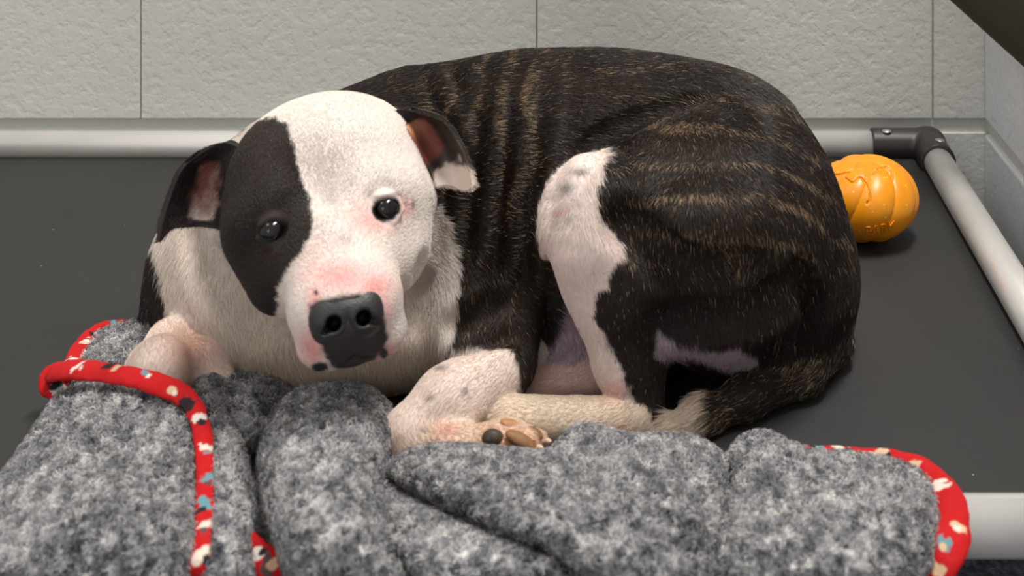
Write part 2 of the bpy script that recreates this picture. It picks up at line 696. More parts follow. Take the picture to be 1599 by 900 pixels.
def corner(cx, cy, sx, sy):
    """moulded elbow joining two rails and a leg; sx, sy point along the rails away from the corner"""
    S = Solid()
    r = RR + 0.0034
    c = np.array([cx, cy, RZ])
    S.cone(c + (0, 0, 0.0), c + np.array([sx * 0.058, 0, 0]), r, r, 0.004)
    S.cone(c, c + np.array([0, sy * 0.05, 0]), r, r, 0.004)
    S.cone(c, c - np.array([0, 0, 0.055]), r, r, 0.004)
    # square the open ends of the sleeves
    for e, d in (((sx, 0), 0.060), ((0, sy), 0.052)):
        ex, ey = e
        q = c + np.array([ex * (d + 0.03), ey * (d + 0.03), 0])
        S.ops.append(('cut', (lambda X, Y, Z, ex=ex, ey=ey, d=d: (d - 0.002) - ((X - cx) * ex + (Y - cy) * ey)), 0.0015, q - 0.035, q + 0.035, '', None))
    V, Q = S.mesh(0.0013 if not DRAFT else 0.002)
    o = make_mesh('corner_connector', V, Q, M_PLASTIC, cot)
    for px, py in ((cx + sx * 0.043, cy - 0.006), (cx + 0.004, cy + sy * 0.034)):
        bm = bmesh.new()
        bmesh.ops.create_uvsphere(bm, u_segments=20, v_segments=8, radius=0.0052)
        for v in bm.verts:
            v.co.z *= 0.35
            v.co += Vector((px, py, RZ + r - 0.0012))
        s = bm_obj('screw', bm, M_STEEL, o, True)
    # slotted recess shown as a small dark cross let into each screw
    return o


for a in ((XR, YB, -1, -1), (XR, YF, -1, 1), (XL, YB, 1, -1), (XL, YF, 1, 1)):
    corner(*a)
    V, Q = tube([(a[0], a[1], 0.004), (a[0], a[1], RZ - 0.04)], RR, 24)
    lg = make_mesh('leg', V, Q, M_ALU, cot)
    V, Q = tube([(a[0], a[1], 0.0), (a[0], a[1], 0.014)], RR + 0.003, 24)
    make_mesh('foot_cap', V, Q, M_PLASTIC, lg)

# ------------------------------------------------------------------ the orange ball
BC = pt(1352, 315, 0.938)
BR = 0.0418
BC[2] = ZS + BR * 0.79
axp = np.array([-0.22, -0.05, 0.97])
axp /= np.linalg.norm(axp)
e1 = np.cross(axp, (0, 1, 0))
e1 /= np.linalg.norm(e1)
e2 = np.cross(axp, e1)


def ball_r(D):
    """radius of the lobed ball in unit direction D (..., 3)"""
    c = D @ axp
    th = np.arccos(np.clip(c, -1, 1))
    ph = np.arctan2(D @ e2, D @ e1)
    lob = np.abs(np.cos(3.5 * (ph + 0.75 * th)))
    r = BR * (0.955 + 0.085 * np.sin(th) * (lob ** 0.6 - 0.35)) * (1 + 0.05 * np.sin(th) ** 2)
    z = D[..., 2]
    r = r / np.sqrt(D[..., 0] ** 2 + D[..., 1] ** 2 + (z / 0.80) ** 2)
    r = r * (1 - 0.022 * np.exp(-((z + 0.62) / 0.05) ** 2))          # moulded seam low on the ball
    return r


def ball_hit(px, py):
    d = pt(px, py, 1.0) - CAMP
    d /= np.linalg.norm(d)
    oc = CAMP - BC
    b = oc @ d
    R = BR * 1.0
    for _ in range(6):
        disc = b * b - (oc @ oc - R * R)
        t = -b - math.sqrt(max(disc, 0))
        D = CAMP + t * d - BC
        D = D / np.linalg.norm(D)
        R = float(ball_r(D[None])[0])
    return D, R


grooves = []
for ln in ([(1276, 284), (1300, 273), (1312, 272), (1325, 269)],
           [(1319, 278), (1331, 285), (1342, 277), (1350, 284), (1356, 297), (1358, 312), (1354, 318)],
           [(1364, 272), (1374, 263), (1384, 260), (1391, 265), (1394, 272), (1393, 281)],
           [(1298, 263), (1308, 256), (1322, 252)]):
    g = [ball_hit(*p) for p in ln]
    grooves.append(np.array([D for D, R in g]))
bm = bmesh.new()
bmesh.ops.create_icosphere(bm, subdivisions=7, radius=1.0)
D = np.array([v.co for v in bm.verts])
D /= np.linalg.norm(D, axis=1)[:, None]
r = ball_r(D)
gd = np.full(len(D), 9.0)
for g in grooves:
    g = spline(g, 40)
    g /= np.linalg.norm(g, axis=1)[:, None]
    for q in g:
        gd = np.minimum(gd, np.linalg.norm(D - q, axis=1))
r = r - 0.0022 * np.exp(-(gd / 0.018) ** 2)
BV = BC + D * r[:, None]
BV[:, 2] = np.maximum(BV[:, 2], ZS + 0.0003)
for v, p in zip(bm.verts, BV):
    v.co = p
ball = empty('treat_ball', (BC[0], BC[1], ZS), 'orange rubber pumpkin shaped treat ball beside the dog near the cot corner', 'dog toy')
bm_obj('ball_body', bm, M_BALL, ball, True)
fc = bpy.data.curves.new('lettering', 'FONT')
fc.body = 'BARK'
fc.size = 1.0
fc.extrude = 0.06
to = bpy.data.objects.new('lettering_source', fc)
COL.objects.link(to)
dg = bpy.context.evaluated_depsgraph_get()
tme = bpy.data.meshes.new_from_object(to.evaluated_get(dg))
bpy.data.objects.remove(to)
co = np.array([v.co for v in tme.vertices])
x0, x1 = co[:, 0].min(), co[:, 0].max()
newco = []
for x, y, z in co:
    f = (x - x0) / (x1 - x0)
    px = 1352 + f * 46
    py = 366 - f * 5 - f * f * 5 - (y / 0.7) * 12
    Dd, R = ball_hit(px, py)
    newco.append(BC + Dd * (R + (0.0011 if z > 0 else -0.0004)))
tme.vertices.foreach_set('co', np.array(newco, dtype=np.float32).ravel())
tme.materials.clear()
tme.materials.append(M_BALL)
lo_ = bpy.data.objects.new('lettering', tme)
COL.objects.link(lo_)
put_under(lo_, ball)

# ------------------------------------------------------------------ the dog
B = Solid()
# trunk, chest first
B.chain([(500, 332, .800, 138), (640, 318, .800, 188), (820, 303, .800, 200), (960, 300, .800, 197), (1090, 318, .790, 192), (1158, 392, .772, 162)], 0.03, 'trunk', None)
B.chain([(1158, 392, .772, 160), (1218, 455, .765, 108)], 0.03, 'rump', (0.4, -0.2, -1))
B.chain([(425, 410, .790, 172), (560, 420, .780, 180)], 0.03, 'chest', (0.15, -0.25, -1))
B.chain([(440, 470, .745, 120), (560, 500, .735, 115)], 0.03, 'chest', (0.25, -0.25, -1))
B.chain([(640, 440, .745, 112), (665, 500, .725, 80)], 0.03, 'chest', (0.1, -0.25, -1))
B.chain([(478, 325, .765, 146), (520, 300, .700, 126)], 0.03, 'neck', (0.1, 0.2, -1))
# near shoulder and foreleg
B.chain([(735, 400, .745, 100), (764, 520, .700, 56), (786, 572, .682, 45)], 0.02, 'shoulder', (0.25, 0, -1))
B.chain([(762, 588, .672, 50), (700, 632, .647, 52), (640, 678, .632, 38)], 0.008, 'foreleg', None)
B.chain([(640, 678, .632, 38), (645, 700, .628, 30), (700, 700, .622, 28), (762, 698, .622, 30)], 0.008, 'paw', None)
for q in ([(760, 690, .624, 24), (800, 684, .628, 24)], [(770, 700, .619, 24), (822, 692, .622, 22)], [(785, 676, .634, 22), (838, 690, .632, 17)]):
    B.chain(q, 0.004, 'paw', None)
# far shoulder and foreleg
B.chain([(300, 430, .790, 58), (262, 500, .765, 34)], 0.02, 'shoulder', (-0.1, 0, -1))
B.chain([(262, 530, .705, 30), (246, 580, .665, 42), (240, 650, .662, 36)], 0.010, 'foreleg', None)
B.chain([(275, 540, .715, 30), (312, 578, .690, 40), (345, 620, .675, 30)], 0.006, 'foreleg', None)
# hind leg
B.chain([(955, 338, .702, 92), (1120, 354, .728, 178), (1180, 420, .742, 140)], 0.012, 'thigh', (0.18, 0, -1))
B.chain([(1050, 440, .700, 98), (1200, 470, .735, 100)], 0.025, 'thigh', (0.15, 0, -1))
B.chain([(918, 296, .700, 50), (935, 380, .692, 72), (962, 460, .688, 66), (982, 560, .680, 50), (1002, 645, .667, 37)], 0.012, 'shank', None)
B.chain([(988, 655, .660, 34), (900, 657, .658, 32), (790, 655, .655, 34), (735, 662, .655, 26)], 0.0025, 'foot', None)
B.chain([(945, 590, .705, 28), (850, 607, .700, 24), (780, 612, .70, 24)], 0.0025, 'foot', None)
B.chain([(1040, 505, .745, 55), (1180, 545, .742, 42)], 0.012, 'groin', (0.2, 0, -1))
B.chain([(905, 470, .755, 60), (900, 560, .716, 34)], 0.02, 'belly', (0.1, 0, -1))
B.chain([(845, 470, .755, 50), (848, 560, .718, 32)], 0.015, 'belly', (0.1, 0, -1))
# tail
B.chain([(1256, 420, .800, 48), (1286, 475, .775, 38), (1294, 535, .738, 32), (1252, 582, .703, 30), (1165, 621, .678, 27), (1100, 652, .664, 24), (1045, 674, .656, 14), (1020, 684, .654, 6)], 0.008, 'tail', None)

# ---- head, in a frame that faces the camera: a to the eye on the right, b down the face, n toward the viewer
HS = 0.635 / FPX * 1.0
hc = pt(514, 342, 0.635)
en = CAMP - hc
hdist = np.linalg.norm(en)
en /= hdist
ROLL = math.atan2(35, 178)
cr, sr = math.cos(ROLL), math.sin(ROLL)


def hp(a, b, n):
    """head coordinates (in px at the face) -> world"""
    px = 514 + a * cr + b * sr
    py = 342 - a * sr + b * cr
    d = pt(px, py, 1.0) - CAMP
    t = (hdist - n * HS) / float(-(d @ en))
    return CAMP + d * t


ea = hp(50, 0, 0) - hp(-50, 0, 0)
ea /= np.linalg.norm(ea)
eb = hp(0, 50, 0) - hp(0, -50, 0)
eb -= ea * (ea @ eb)
eb /= np.linalg.norm(eb)
HAX = np.array([ea, eb, en])
NOSE = hp(-3, 150, 158)


def hcone(p, q, ra, rb, k, grp='head'):
    a, b = hp(*p), hp(*q)
    m = (a + b) / 2
    B.cone(a, b, ra * HS, rb * HS, k, grp, m - NOSE)


def hell(c, R, k, grp='head', mode='add'):
    p = hp(*c)
    B.ell(p, np.array(R) * HS, HAX, k, grp, p - NOSE, mode)


hell((8, -45, -70), (153, 138, 118), 0.02)
hell((10, -95, -75), (126, 92, 95), 0.02)
for s in (-1, 1):
    hcone((s * 96 + 2, 5, -42), (s * 84 + 2, 72, -20), 62, 58, 0.02)      # cheeks
    hcone((s * 74, -38, 22), (s * 112, -18, -2), 30, 24, 0.016)            # brow
    hcone((s * 60, 40, 38), (s * 42, 120, 72), 32, 36, 0.016)              # side of the bridge
    hcone((s * 40, 142, 98), (s * 46, 184, 82), 40, 34, 0.012)             # flews
    hcone((s * 50, 190, 80), (s * 47, 203, 70), 26, 20, 0.006)
hcone((0, 20, 38), (-2, 122, 100), 52, 46, 0.018)                          # bridge of the nose
hcone((-2, 125, 100), (-3, 160, 118), 44, 40, 0.012)
hcone((-20, 196, 94), (14, 196, 94), 24, 24, 0.006)                        # upper lip under the nose
hcone((-4, 176, 50), (-2, 196, 46), 34, 20, 0.008)                         # chin
hcone((4, 112, 5), (0, 168, 36), 58, 42, 0.02)                            # lower jaw
# furrow between the brows, eye sockets, philtrum and the mouth line
a, b = hp(0, -120, 64), hp(0, -25, 68)
B.cone(a, b, 6 * HS, 6 * HS, 0.012, '', None, 'cut')
EYES = []
for s in (-1, 1):
    F0 = None
    for nn in np.arange(110, -60, -1.0):
        if B.at(hp(s * 90.5, 2, nn)[None])[0] < 0:
            F0 = nn
            break
    EYES.append((s * 90.5, 2.0, F0 - 9))
    B.ell(hp(s * 90.5, 1, F0 + 2), np.array((23, 17, 13)) * HS, HAX, 0.004, '', (1, 0, 0), 'cut')
for e in EYES:
    s = 1 if e[0] > 0 else -1
    rim = [(e[0] - 24, e[1] + 5, e[2] + 6), (e[0] - 15, e[1] - 13, e[2] + 9), (e[0] + 1, e[1] - 19, e[2] + 10), (e[0] + 16, e[1] - 14, e[2] + 8), (e[0] + 25, e[1] + 2, e[2] + 4)]
    for p, q in zip(rim[:-1], rim[1:]):
        hcone(p, q, 4, 4, 0.004)
    low = [(e[0] - 22, e[1] + 10, e[2] + 5), (e[0] - 8, e[1] + 19, e[2] + 8), (e[0] + 8, e[1] + 19, e[2] + 8), (e[0] + 22, e[1] + 8, e[2] + 4)]
    for p, q in zip(low[:-1], low[1:]):
        hcone(p, q, 3.5, 3.5, 0.004)
B.cone(hp(-3, 190, 122), hp(-3, 222, 108), 3.5 * HS, 3.5 * HS, 0.004, '', None, 'cut')
for s in (-1, 1):                                                          # room behind the nostrils
    B.cone(hp(-1 + s * 26, 163, 192), hp(-1 + s * 22, 162, 112), 15 * HS, 13 * HS, 0.002, '', None, 'cut')
mouth = [(-60, 228, 60), (-40, 225, 84), (-18, 219, 100), (-3, 217, 104), (14, 219, 100), (38, 225, 84), (60, 228, 60)]
for p, q in zip(mouth[:-1], mouth[1:]):
    B.cone(hp(*p), hp(*q), 4 * HS, 4 * HS, 0.003, '', None, 'cut')
# fold of loose skin down the cheek on the right
for p, q in (((150, 70, 22), (122, 118, 30)), ((122, 118, 30), (100, 150, 46))):
    B.cone(hp(*p), hp(*q), 4 * HS, 4 * HS, 0.006, '', None, 'cut')


# skin folds: over the ribs, on the neck, and along the edge of the thigh
def folds(X, Y, Z):
    u = PX0 + FPX * X / Y
    v = PY0 - FPX * (Z - CAMZ) / Y
    w = np.exp(-((u - 790) / 95.0) ** 2) * np.exp(-((v - 330) / 170.0) ** 2)
    return 0.0036 * w * np.sin((u + 0.10 * v) * 2 * np.pi / 47.0)


B.func(folds, pt(560, 560, .68), pt(1010, 100, .80))


def fold2(X, Y, Z):
    u = PX0 + FPX * X / Y
    v = PY0 - FPX * (Z - CAMZ) / Y
    w = np.exp(-((u - 690) / 45.0) ** 2) * np.exp(-((v - 200) / 110.0) ** 2)
    return 0.0025 * w * np.sin((u - 0.55 * v) * 2 * np.pi / 52.0)


B.func(fold2, pt(560, 380, .66), pt(830, 80, .80))

def groove(pts, r, k, depth=0.5, steps=14):
    """a soft crease pressed into the skin along a line"""
    S = spline([(p[0], p[1], 0) for p in pts], steps)
    Ys = [B.march(p[0], p[1]) for p in S]
    W = [pt(p[0], p[1], Y - r * (1 - depth)) for p, Y in zip(S, Ys) if Y]
    return [(a, b, r, k) for a, b in zip(W[:-1], W[1:]) if np.linalg.norm(a - b) < 0.05]


B.ell(pt(1100, 345, .668), (.036, .022, .020), None, .02, 'thigh', (0.18, 0, -1))
B.ell(pt(1120, 455, .676), (.040, .020, .012), None, .02, 'thigh', (0.18, 0, -1))
GR = []
GR += groove([(905, 236), (950, 205), (1010, 178), (1090, 150)], .006, .010, 1.0)
GR += groove([(975, 342), (1030, 392), (1100, 420), (1165, 418)], .0085, .016, 1.15)
GR += groove([(1040, 500), (1110, 502), (1190, 490), (1240, 450)], .0075, .016, 1.0)
GR += groove([(1255, 560), (1268, 500), (1262, 450), (1245, 415)], .005, .010, .8)
GR += groove([(712, 548), (745, 528), (790, 520)], .003, .010, .8)
GR += groove([(705, 505), (740, 495), (780, 470)], .003, .012, .6)
GR += groove([(300, 352), (315, 410), (350, 470), (400, 520)], .004, .016, .6)
GR += groove([(345, 400), (375, 460), (430, 505)], .004, .014, .6)
GR += groove([(664, 410), (652, 460), (640, 510)], .003, .010, .7)
for a_, b_, r_, k_ in GR:
    B.cone(a_, b_, r_, r_, k_, '', None, 'cut')
# hollows on the thigh
B.floor(ZS + 0.0006, 0.006)

HB = 0.0030 if DRAFT else 0.0017
BVt, BQ = B.mesh(HB)
BN = normals(BVt, BQ)

# ---- coat markings
FACE = [(338, 226), (375, 202), (405, 190), (428, 184), (448, 196), (458, 225), (465, 260), (474, 290), (487, 320), (489, 350), (482, 376), (470, 396), (456, 414), (442, 440), (432, 450), (434, 478), (432, 494), (400, 494), (360, 440), (330, 400), (300, 380), (290, 340), (300, 240)]
CHESTW = [(330, 240), (430, 165), (470, 158), (520, 155), (565, 163), (625, 180), (640, 330), (684, 322), (704, 352), (713, 400), (717, 450), (712, 500), (702, 540), (694, 575), (650, 640), (350, 640), (300, 540), (274, 503), (262, 488), (254, 440), (240, 380), (230, 300)]
FORE1 = [(690, 556), (704, 546), (722, 538), (746, 535), (763, 549), (776, 572), (797, 597), (816, 604), (816, 622), (790, 650), (860, 660), (860, 760), (560, 760), (580, 640), (660, 575)]
FORE2 = [(225, 503), (262, 501), (300, 515), (420, 600), (420, 700), (150, 700), (190, 560)]
BELLYW = [(818, 512), (832, 512), (842, 528), (858, 540), (862, 600), (815, 600)]
BELLYL = [(880, 478), (905, 490), (935, 560), (935, 592), (855, 592), (862, 540)]
THIGHW = [(868, 262), (898, 238), (930, 230), (953, 240), (946, 262), (936, 288), (933, 322), (946, 352), (972, 378), (969, 402), (955, 426), (951, 452), (928, 462), (932, 500), (952, 540), (970, 575), (985, 610), (1000, 640), (1003, 700), (930, 700), (915, 560), (893, 500), (870, 470), (840, 400), (840, 320)]
GROINL = [(1026, 515), (1060, 535), (1110, 545), (1150, 538), (1185, 560), (1180, 590), (1140, 575), (1080, 560), (1020, 556)]
BLACK_LIP = [(482, 478), (500, 468), (560, 458), (590, 472), (604, 500), (606, 528), (596, 545), (586, 562), (570, 572), (545, 577), (520, 574), (508, 556), (494, 530), (486, 506)]

C_BR = lin(29, 22, 19)
C_BR2 = lin(56, 42, 33)
C_TAN = lin(182, 152, 118)
C_WH = lin(226, 216, 207)
C_CREAM = lin(222, 202, 178)
C_PINKW = lin(228, 198, 190)
C_PINK = lin(232, 150, 146)
C_LAV = lin(200, 178, 188)
C_GREY = lin(120, 112, 108)
C_BLK = lin(50, 46, 46)


def mixc(c, d, w):
    w = np.clip(w, 0, 1)[:, None]
    return c * (1 - w) + np.asarray(d)[None, :] * w


def spot(u, v, x, y, rx, ry=None):
    ry = ry or rx
    return np.exp(-(((u - x) / rx) ** 2 + ((v - y) / ry) ** 2))


def coat(P, hair=False, rnd=None, edge=3.0):
    """colour, hair length (m) of the coat at points P"""
    gi, names, flow = B.info(P)
    g = np.array(names)[gi]
    u, v = proj(P)
    jit = (noise(P, 260, 3) - 0.5) * 9 + (noise(P, 90, 4) - 0.5) * 9
    if rnd is not None:
        jit = jit + (rnd[:, 0] - 0.5) * 7
    n1 = noise(P, 45, 11)
    n2 = noise(P, (130, 130, 420), 12)
    c = np.repeat(C_BR[None, :], len(P), 0)
    c = mixc(c, C_BR2, n1 * 0.7)
    # brindle: bands across the trunk, arcs over the thigh
    wob = (noise(P, 28, 21) - 0.5) * 40
    trunk = np.isin(g, ['trunk', 'shoulder', 'neck', 'belly', 'chest'])
    thigh = np.isin(g, ['thigh', 'rump', 'groin', 'shank'])
    s1 = np.sin((u + 0.12 * v + wob + (noise(P, 60, 27) - 0.5) * 30) * 2 * np.pi / 47.0 + 0.8)
    rr = np.sqrt((u - 1010) ** 2 * 0.35 + (v - 560) ** 2)
    s2 = np.sin((rr + wob * 0.7 + (noise(P, 14, 24) - 0.5) * 50) * 2 * np.pi / 52.0 + 1.2)
    patch = sstep(0.30, 0.70, noise(P, 34, 25))
    band = np.where(trunk, sstep(0.0, 1.0, s1) * (0.12 + 0.6 * sstep(420, 120, v)) * sstep(960, 860, u) * sstep(560, 680, u) * (0.15 + 0.85 * patch) * 0.8, 0)
    band = np.where(thigh, sstep(0.45, 1.0, s2) * sstep(460, 360, v) * (0.3 + 0.7 * spot(u, v, 1120, 270, 170, 110)) * (0.25 + 0.75 * patch), band)
    band = np.where(thigh & (v > 330), np.maximum(band, 0.30 * sstep(0.45, 0.8, noise(P, 40, 26)) * spot(u, v, 1130, 380, 130, 70)), band)
    band = np.where(trunk & (u > 880), 0.4 * sstep(0.4, 0.95, s2) * sstep(200, 130, v) * patch, band)
    band = np.where(np.isin(g, ['tail']), 0.30 * sstep(0.45, 0.8, noise(P, 70, 22)) + 0.08, band)
    band = np.where(np.isin(g, ['rump']) & (v > 400), np.maximum(band, 0.35 * sstep(0.45, 0.8, noise(P, 60, 23))), band)
    if rnd is not None:
        tan = (rnd[:, 1] < band * 0.68 + 0.015 + 0.022 * (trunk & (v < 400) & (u > 660)) + 0.012 * (thigh & (v < 420))) * (0.35 + 0.65 * rnd[:, 2])
    else:
        tan = band * 0.22 * (0.4 + n2)
    c = mixc(c, C_TAN, tan)
    white = np.full(len(P), 1e3)

    def poly(pl, sel):
        d = np.full(len(P), 1e3)
        if sel.any():
            d[sel] = poly_sd(pl, u[sel], v[sel])
        return d
    front = P[:, 1] < 0.84
    hd = g == 'head'
    wc = poly(CHESTW, np.isin(g, ['chest', 'neck', 'trunk', 'shoulder', 'head']) & front)
    wf1 = poly(FORE1, np.isin(g, ['foreleg', 'paw', 'shoulder']))
    wf2 = poly(FORE2, np.isin(g, ['foreleg', 'paw', 'shoulder', 'chest']) & front)
    wt = poly(THIGHW, np.isin(g, ['thigh', 'shank', 'foot']) & (P[:, 1] < 0.73))
    wb_ = poly(BELLYW, np.isin(g, ['trunk', 'belly', 'chest']) & (P[:, 1] < 0.80))
    wp = np.where(np.isin(g, ['paw', 'foot']), -20.0, 1e3)
    wp = np.where(hd, -20.0, wp)
    wp = np.where(g == 'foreleg', np.where(P[:, 2] < ZS + 0.05, -20, wp), wp)
    wp = np.where((g == 'tail'), u - 1108, wp)
    white = np.minimum.reduce([wc, wf1, wf2, wt, wb_, wp])
    fp = poly(FACE, hd)
    wsel = 1 - sstep(-edge, edge, white + jit)
    wsel = wsel * sstep(-edge, edge, fp + jit * 0.6)
    wcol = np.repeat(C_WH[None, :], len(P), 0)
    wcol = mixc(wcol, C_CREAM, np.where(np.isin(g, ['chest']), 0.25 + 0.6 * sstep(470, 600, v), 0.0))
    wcol = mixc(wcol, C_CREAM, np.where(np.isin(g, ['foot', 'paw', 'tail']), 0.8, 0.0))
    wcol = mixc(wcol, C_CREAM, np.where(np.isin(g, ['foreleg']), 0.35 + 0.5 * sstep(620, 700, v), 0.0))
    wcol = mixc(wcol, lin(240, 216, 208), np.where(np.isin(g, ['thigh', 'shank', 'foreleg']), 0.45 * noise(P, 40, 31) + 0.15, 0.0))
    wcol = mixc(wcol, lin(212, 164, 144), np.where(g == 'foreleg', 0.8 * spot(u, v, 300, 545, 40, 40), 0))
    wcol = mixc(wcol, lin(226, 168, 150), np.where(np.isin(g, ['foreleg', 'paw']), 0.7 * spot(u, v, 695, 672, 26, 18), 0))
    wcol = mixc(wcol, lin(222, 180, 172), np.where(np.isin(g, ['foot']) & (P[:, 1] > 0.685), 0.7, 0))
    wcol = mixc(wcol, lin(222, 160, 140), np.where(np.isin(g, ['foot', 'shank']), 0.5 * spot(u, v, 960, 610, 26, 22) + 0.5 * spot(u, v, 968, 672, 14, 10), 0))
    wcol = mixc(wcol, lin(206, 150, 118), np.where(np.isin(g, ['paw']), 0.95 * np.maximum(spot(u, v, 800, 688, 52, 24), spot(u, v, 768, 688, 30, 26)), 0))
    for x, y, rx, ry in ((885, 292, 12, 9), (905, 268, 16, 7), (690, 575, 10, 5), (728, 612, 6, 8), (672, 620, 8, 4), (664, 672, 8, 5), (890, 340, 7, 5), (982, 590, 6, 34), (950, 520, 5, 26)):
        wcol = mixc(wcol, C_GREY, np.where(~hd & np.isin(g, ['thigh', 'shank', 'foreleg', 'foot']), 0.75 * spot(u, v, x, y, rx, ry), 0))
    wcol = mixc(wcol, C_PINK, np.where(np.isin(g, ['thigh', 'shank']), 0.8 * spot(u, v, 880, 328, 9, 3), 0))
    # pink and ticking on the face
    pk = np.zeros(len(P))
    for x, y, rx, ry, s in ((535, 430, 52, 26, .8), (585, 448, 28, 22, .8), (492, 470, 14, 30, .7), (602, 480, 12, 34, .5), (585, 345, 34, 22, .55), (630, 325, 14, 16, .55), (488, 545, 20, 34, .75), (602, 556, 22, 22, .9), (520, 395, 60, 24, .22), (560, 325, 20, 20, .3)):
        pk = np.maximum(pk, s * spot(u, v, x, y, rx, ry))
    wcol = mixc(wcol, C_PINK, np.where(hd, pk, 0))
    for x, y, rx, ry, s in ((540, 376, 11, 9, .4), (547, 292, 8, 22, .28), (577, 304, 9, 7, .45), (644, 321, 3.5, 7, .9), (506, 352, 10, 10, .12), (631, 318, 6, 4, .4)):
        wcol = mixc(wcol, C_GREY, np.where(hd, s * spot(u, v, x, y, rx, ry), 0))
    c = c * (1 - wsel[:, None]) + wcol * wsel[:, None]
    # the dark patch is a plainer brown
    c = np.where((hd & (fp < 0))[:, None], mixc(np.repeat(lin(40, 31, 27)[None, :], len(P), 0), lin(72, 53, 41), noise(P, 60, 41) * 0.55 * spot(u, v, 440, 270, 60, 90) + 0.25 * spot(u, v, 425, 410, 30, 30)) * (1 - wsel[:, None]) + wcol * wsel[:, None], c)
    # bare skin
    lv = poly(BELLYL, np.isin(g, ['belly', 'trunk', 'groin', 'thigh']) & (P[:, 1] > 0.69))
    c = mixc(c, C_LAV, (1 - sstep(-6, 6, lv + jit)) * 0.95)
    lv2 = poly(GROINL, np.isin(g, ['groin', 'thigh', 'rump', 'shank']) & (P[:, 1] > 0.66))
    c = mixc(c, C_LAV, (1 - sstep(-4, 4, lv2 + jit * 0.6)) * (0.9 if not hair else 0.9))
    # lips
    lip = poly(BLACK_LIP, hd)
    c = mixc(c, C_BLK, 1 - sstep(-3, 4, lip + jit * 0.5))
    lipd = np.zeros(len(P))
    for x, y, rx, ry in ((500, 573, 13, 8), (599, 552, 6, 9), (606, 566, 6, 4), (517, 558, 8, 5), (494, 458, 3, 4)):
        lipd = np.maximum(lipd, sstep(0.25, 0.5, spot(u, v, x, y, rx, ry)))
    c = mixc(c, C_BLK, np.where(hd, lipd, 0))
    # eye rims
    for i, e in enumerate(EYES):
        d = np.linalg.norm((P - hp(e[0], e[1], e[2] + 14)) @ HAX.T * np.array([1, 1.12, 0.5]), axis=1) / HS
        c = mixc(c, lin(26, 22, 22), np.where(hd, 1 - sstep(20, 24, d), 0))
        if i == 1:
            d2 = np.abs(P @ eb - hp(e[0], e[1] - 19, e[2]) @ eb) / HS
            d3 = np.abs(P @ ea - hp(e[0], 0, 0) @ ea) / HS
            c = mixc(c, lin(120, 104, 98), np.where(hd, (1 - sstep(2, 6, d2)) * (1 - sstep(16, 26, d3)) * 0.8, 0))
    # lengths
    ln = np.full(len(P), 0.0050)
    ln = np.where(hd, 0.0009 + 0.0012 * sstep(0, 120, np.linalg.norm(P - NOSE, axis=1) / HS - 30), ln)
    ln = np.where(np.isin(g, ['chest', 'neck']), 0.0052, ln)
    ln = np.where(np.isin(g, ['foreleg', 'shank', 'foot']), 0.0026, ln)
    ln = np.where(np.isin(g, ['paw']), 0.0022, ln)
    ln = np.where(g == 'tail', np.where(u < 1115, 0.009, 0.0045), ln)
    ln = np.where((lip < 1) & hd, 0.0, ln)
    for e in EYES:
        d = np.linalg.norm(P - hp(e[0], e[1], e[2] + 12), axis=1) / HS
        ln = np.where(d < 31, 0.0, ln)
    return c, ln, flow, g, (u, v)


dog = empty('dog', (hc[0] + 0.06, 0.76, ZS), 'brindle and white dog curled on the cot, head up, facing the camera', 'dog')
bcol, blen, bflow, bg, buv = coat(BVt)
make_mesh('body', BVt, BQ, M_SKIN, dog, bcol)

# ---- eyes
for e in EYES:
    c = hp(*e)
    bm = bmesh.new()
    bmesh.ops.create_uvsphere(bm, u_segments=32, v_segments=20, radius=20.5 * HS)
    for v_ in bm.verts:
        v_.co += Vector(c)
    eo = bm_obj('eye', bm, M_EYE, dog, True)

# ---- nose leather, built finer than the body
NS = Solid()


def ncone(p, q, ra, rb, k=0.004, mode='add'):
    NS.cone(hp(*p), hp(*q), ra * HS, rb * HS, k, 'n', None, mode)


ncone((-30, 142, 132), (26, 142, 132), 27, 27)
ncone((-28, 158, 134), (22, 158, 134), 29, 29)
ncone((-36, 168, 128), (-20, 180, 130), 18, 16)
ncone((30, 168, 128), (14, 180, 130), 18, 16)
ncone((-3, 150, 138), (-3, 184, 130), 26, 13)
for s in (-1, 1):
    ncone((-1 + s * 26, 163, 192), (-1 + s * 22, 162, 118), 12, 9, 0.0016, 'cut')
    ncone((-1 + s * 30, 170, 172), (-1 + s * 48, 172, 136), 4.5, 4, 0.0020, 'cut')
ncone((-2, 150, 170), (-3, 200, 146), 2.0, 2.0, 0.003, 'cut')
NV, NQ = NS.mesh(0.0007)
make_mesh('nose', NV, NQ, M_NOSE, dog)

# ---- ears: cupped leaves with an inner and an outer face
EARS = []


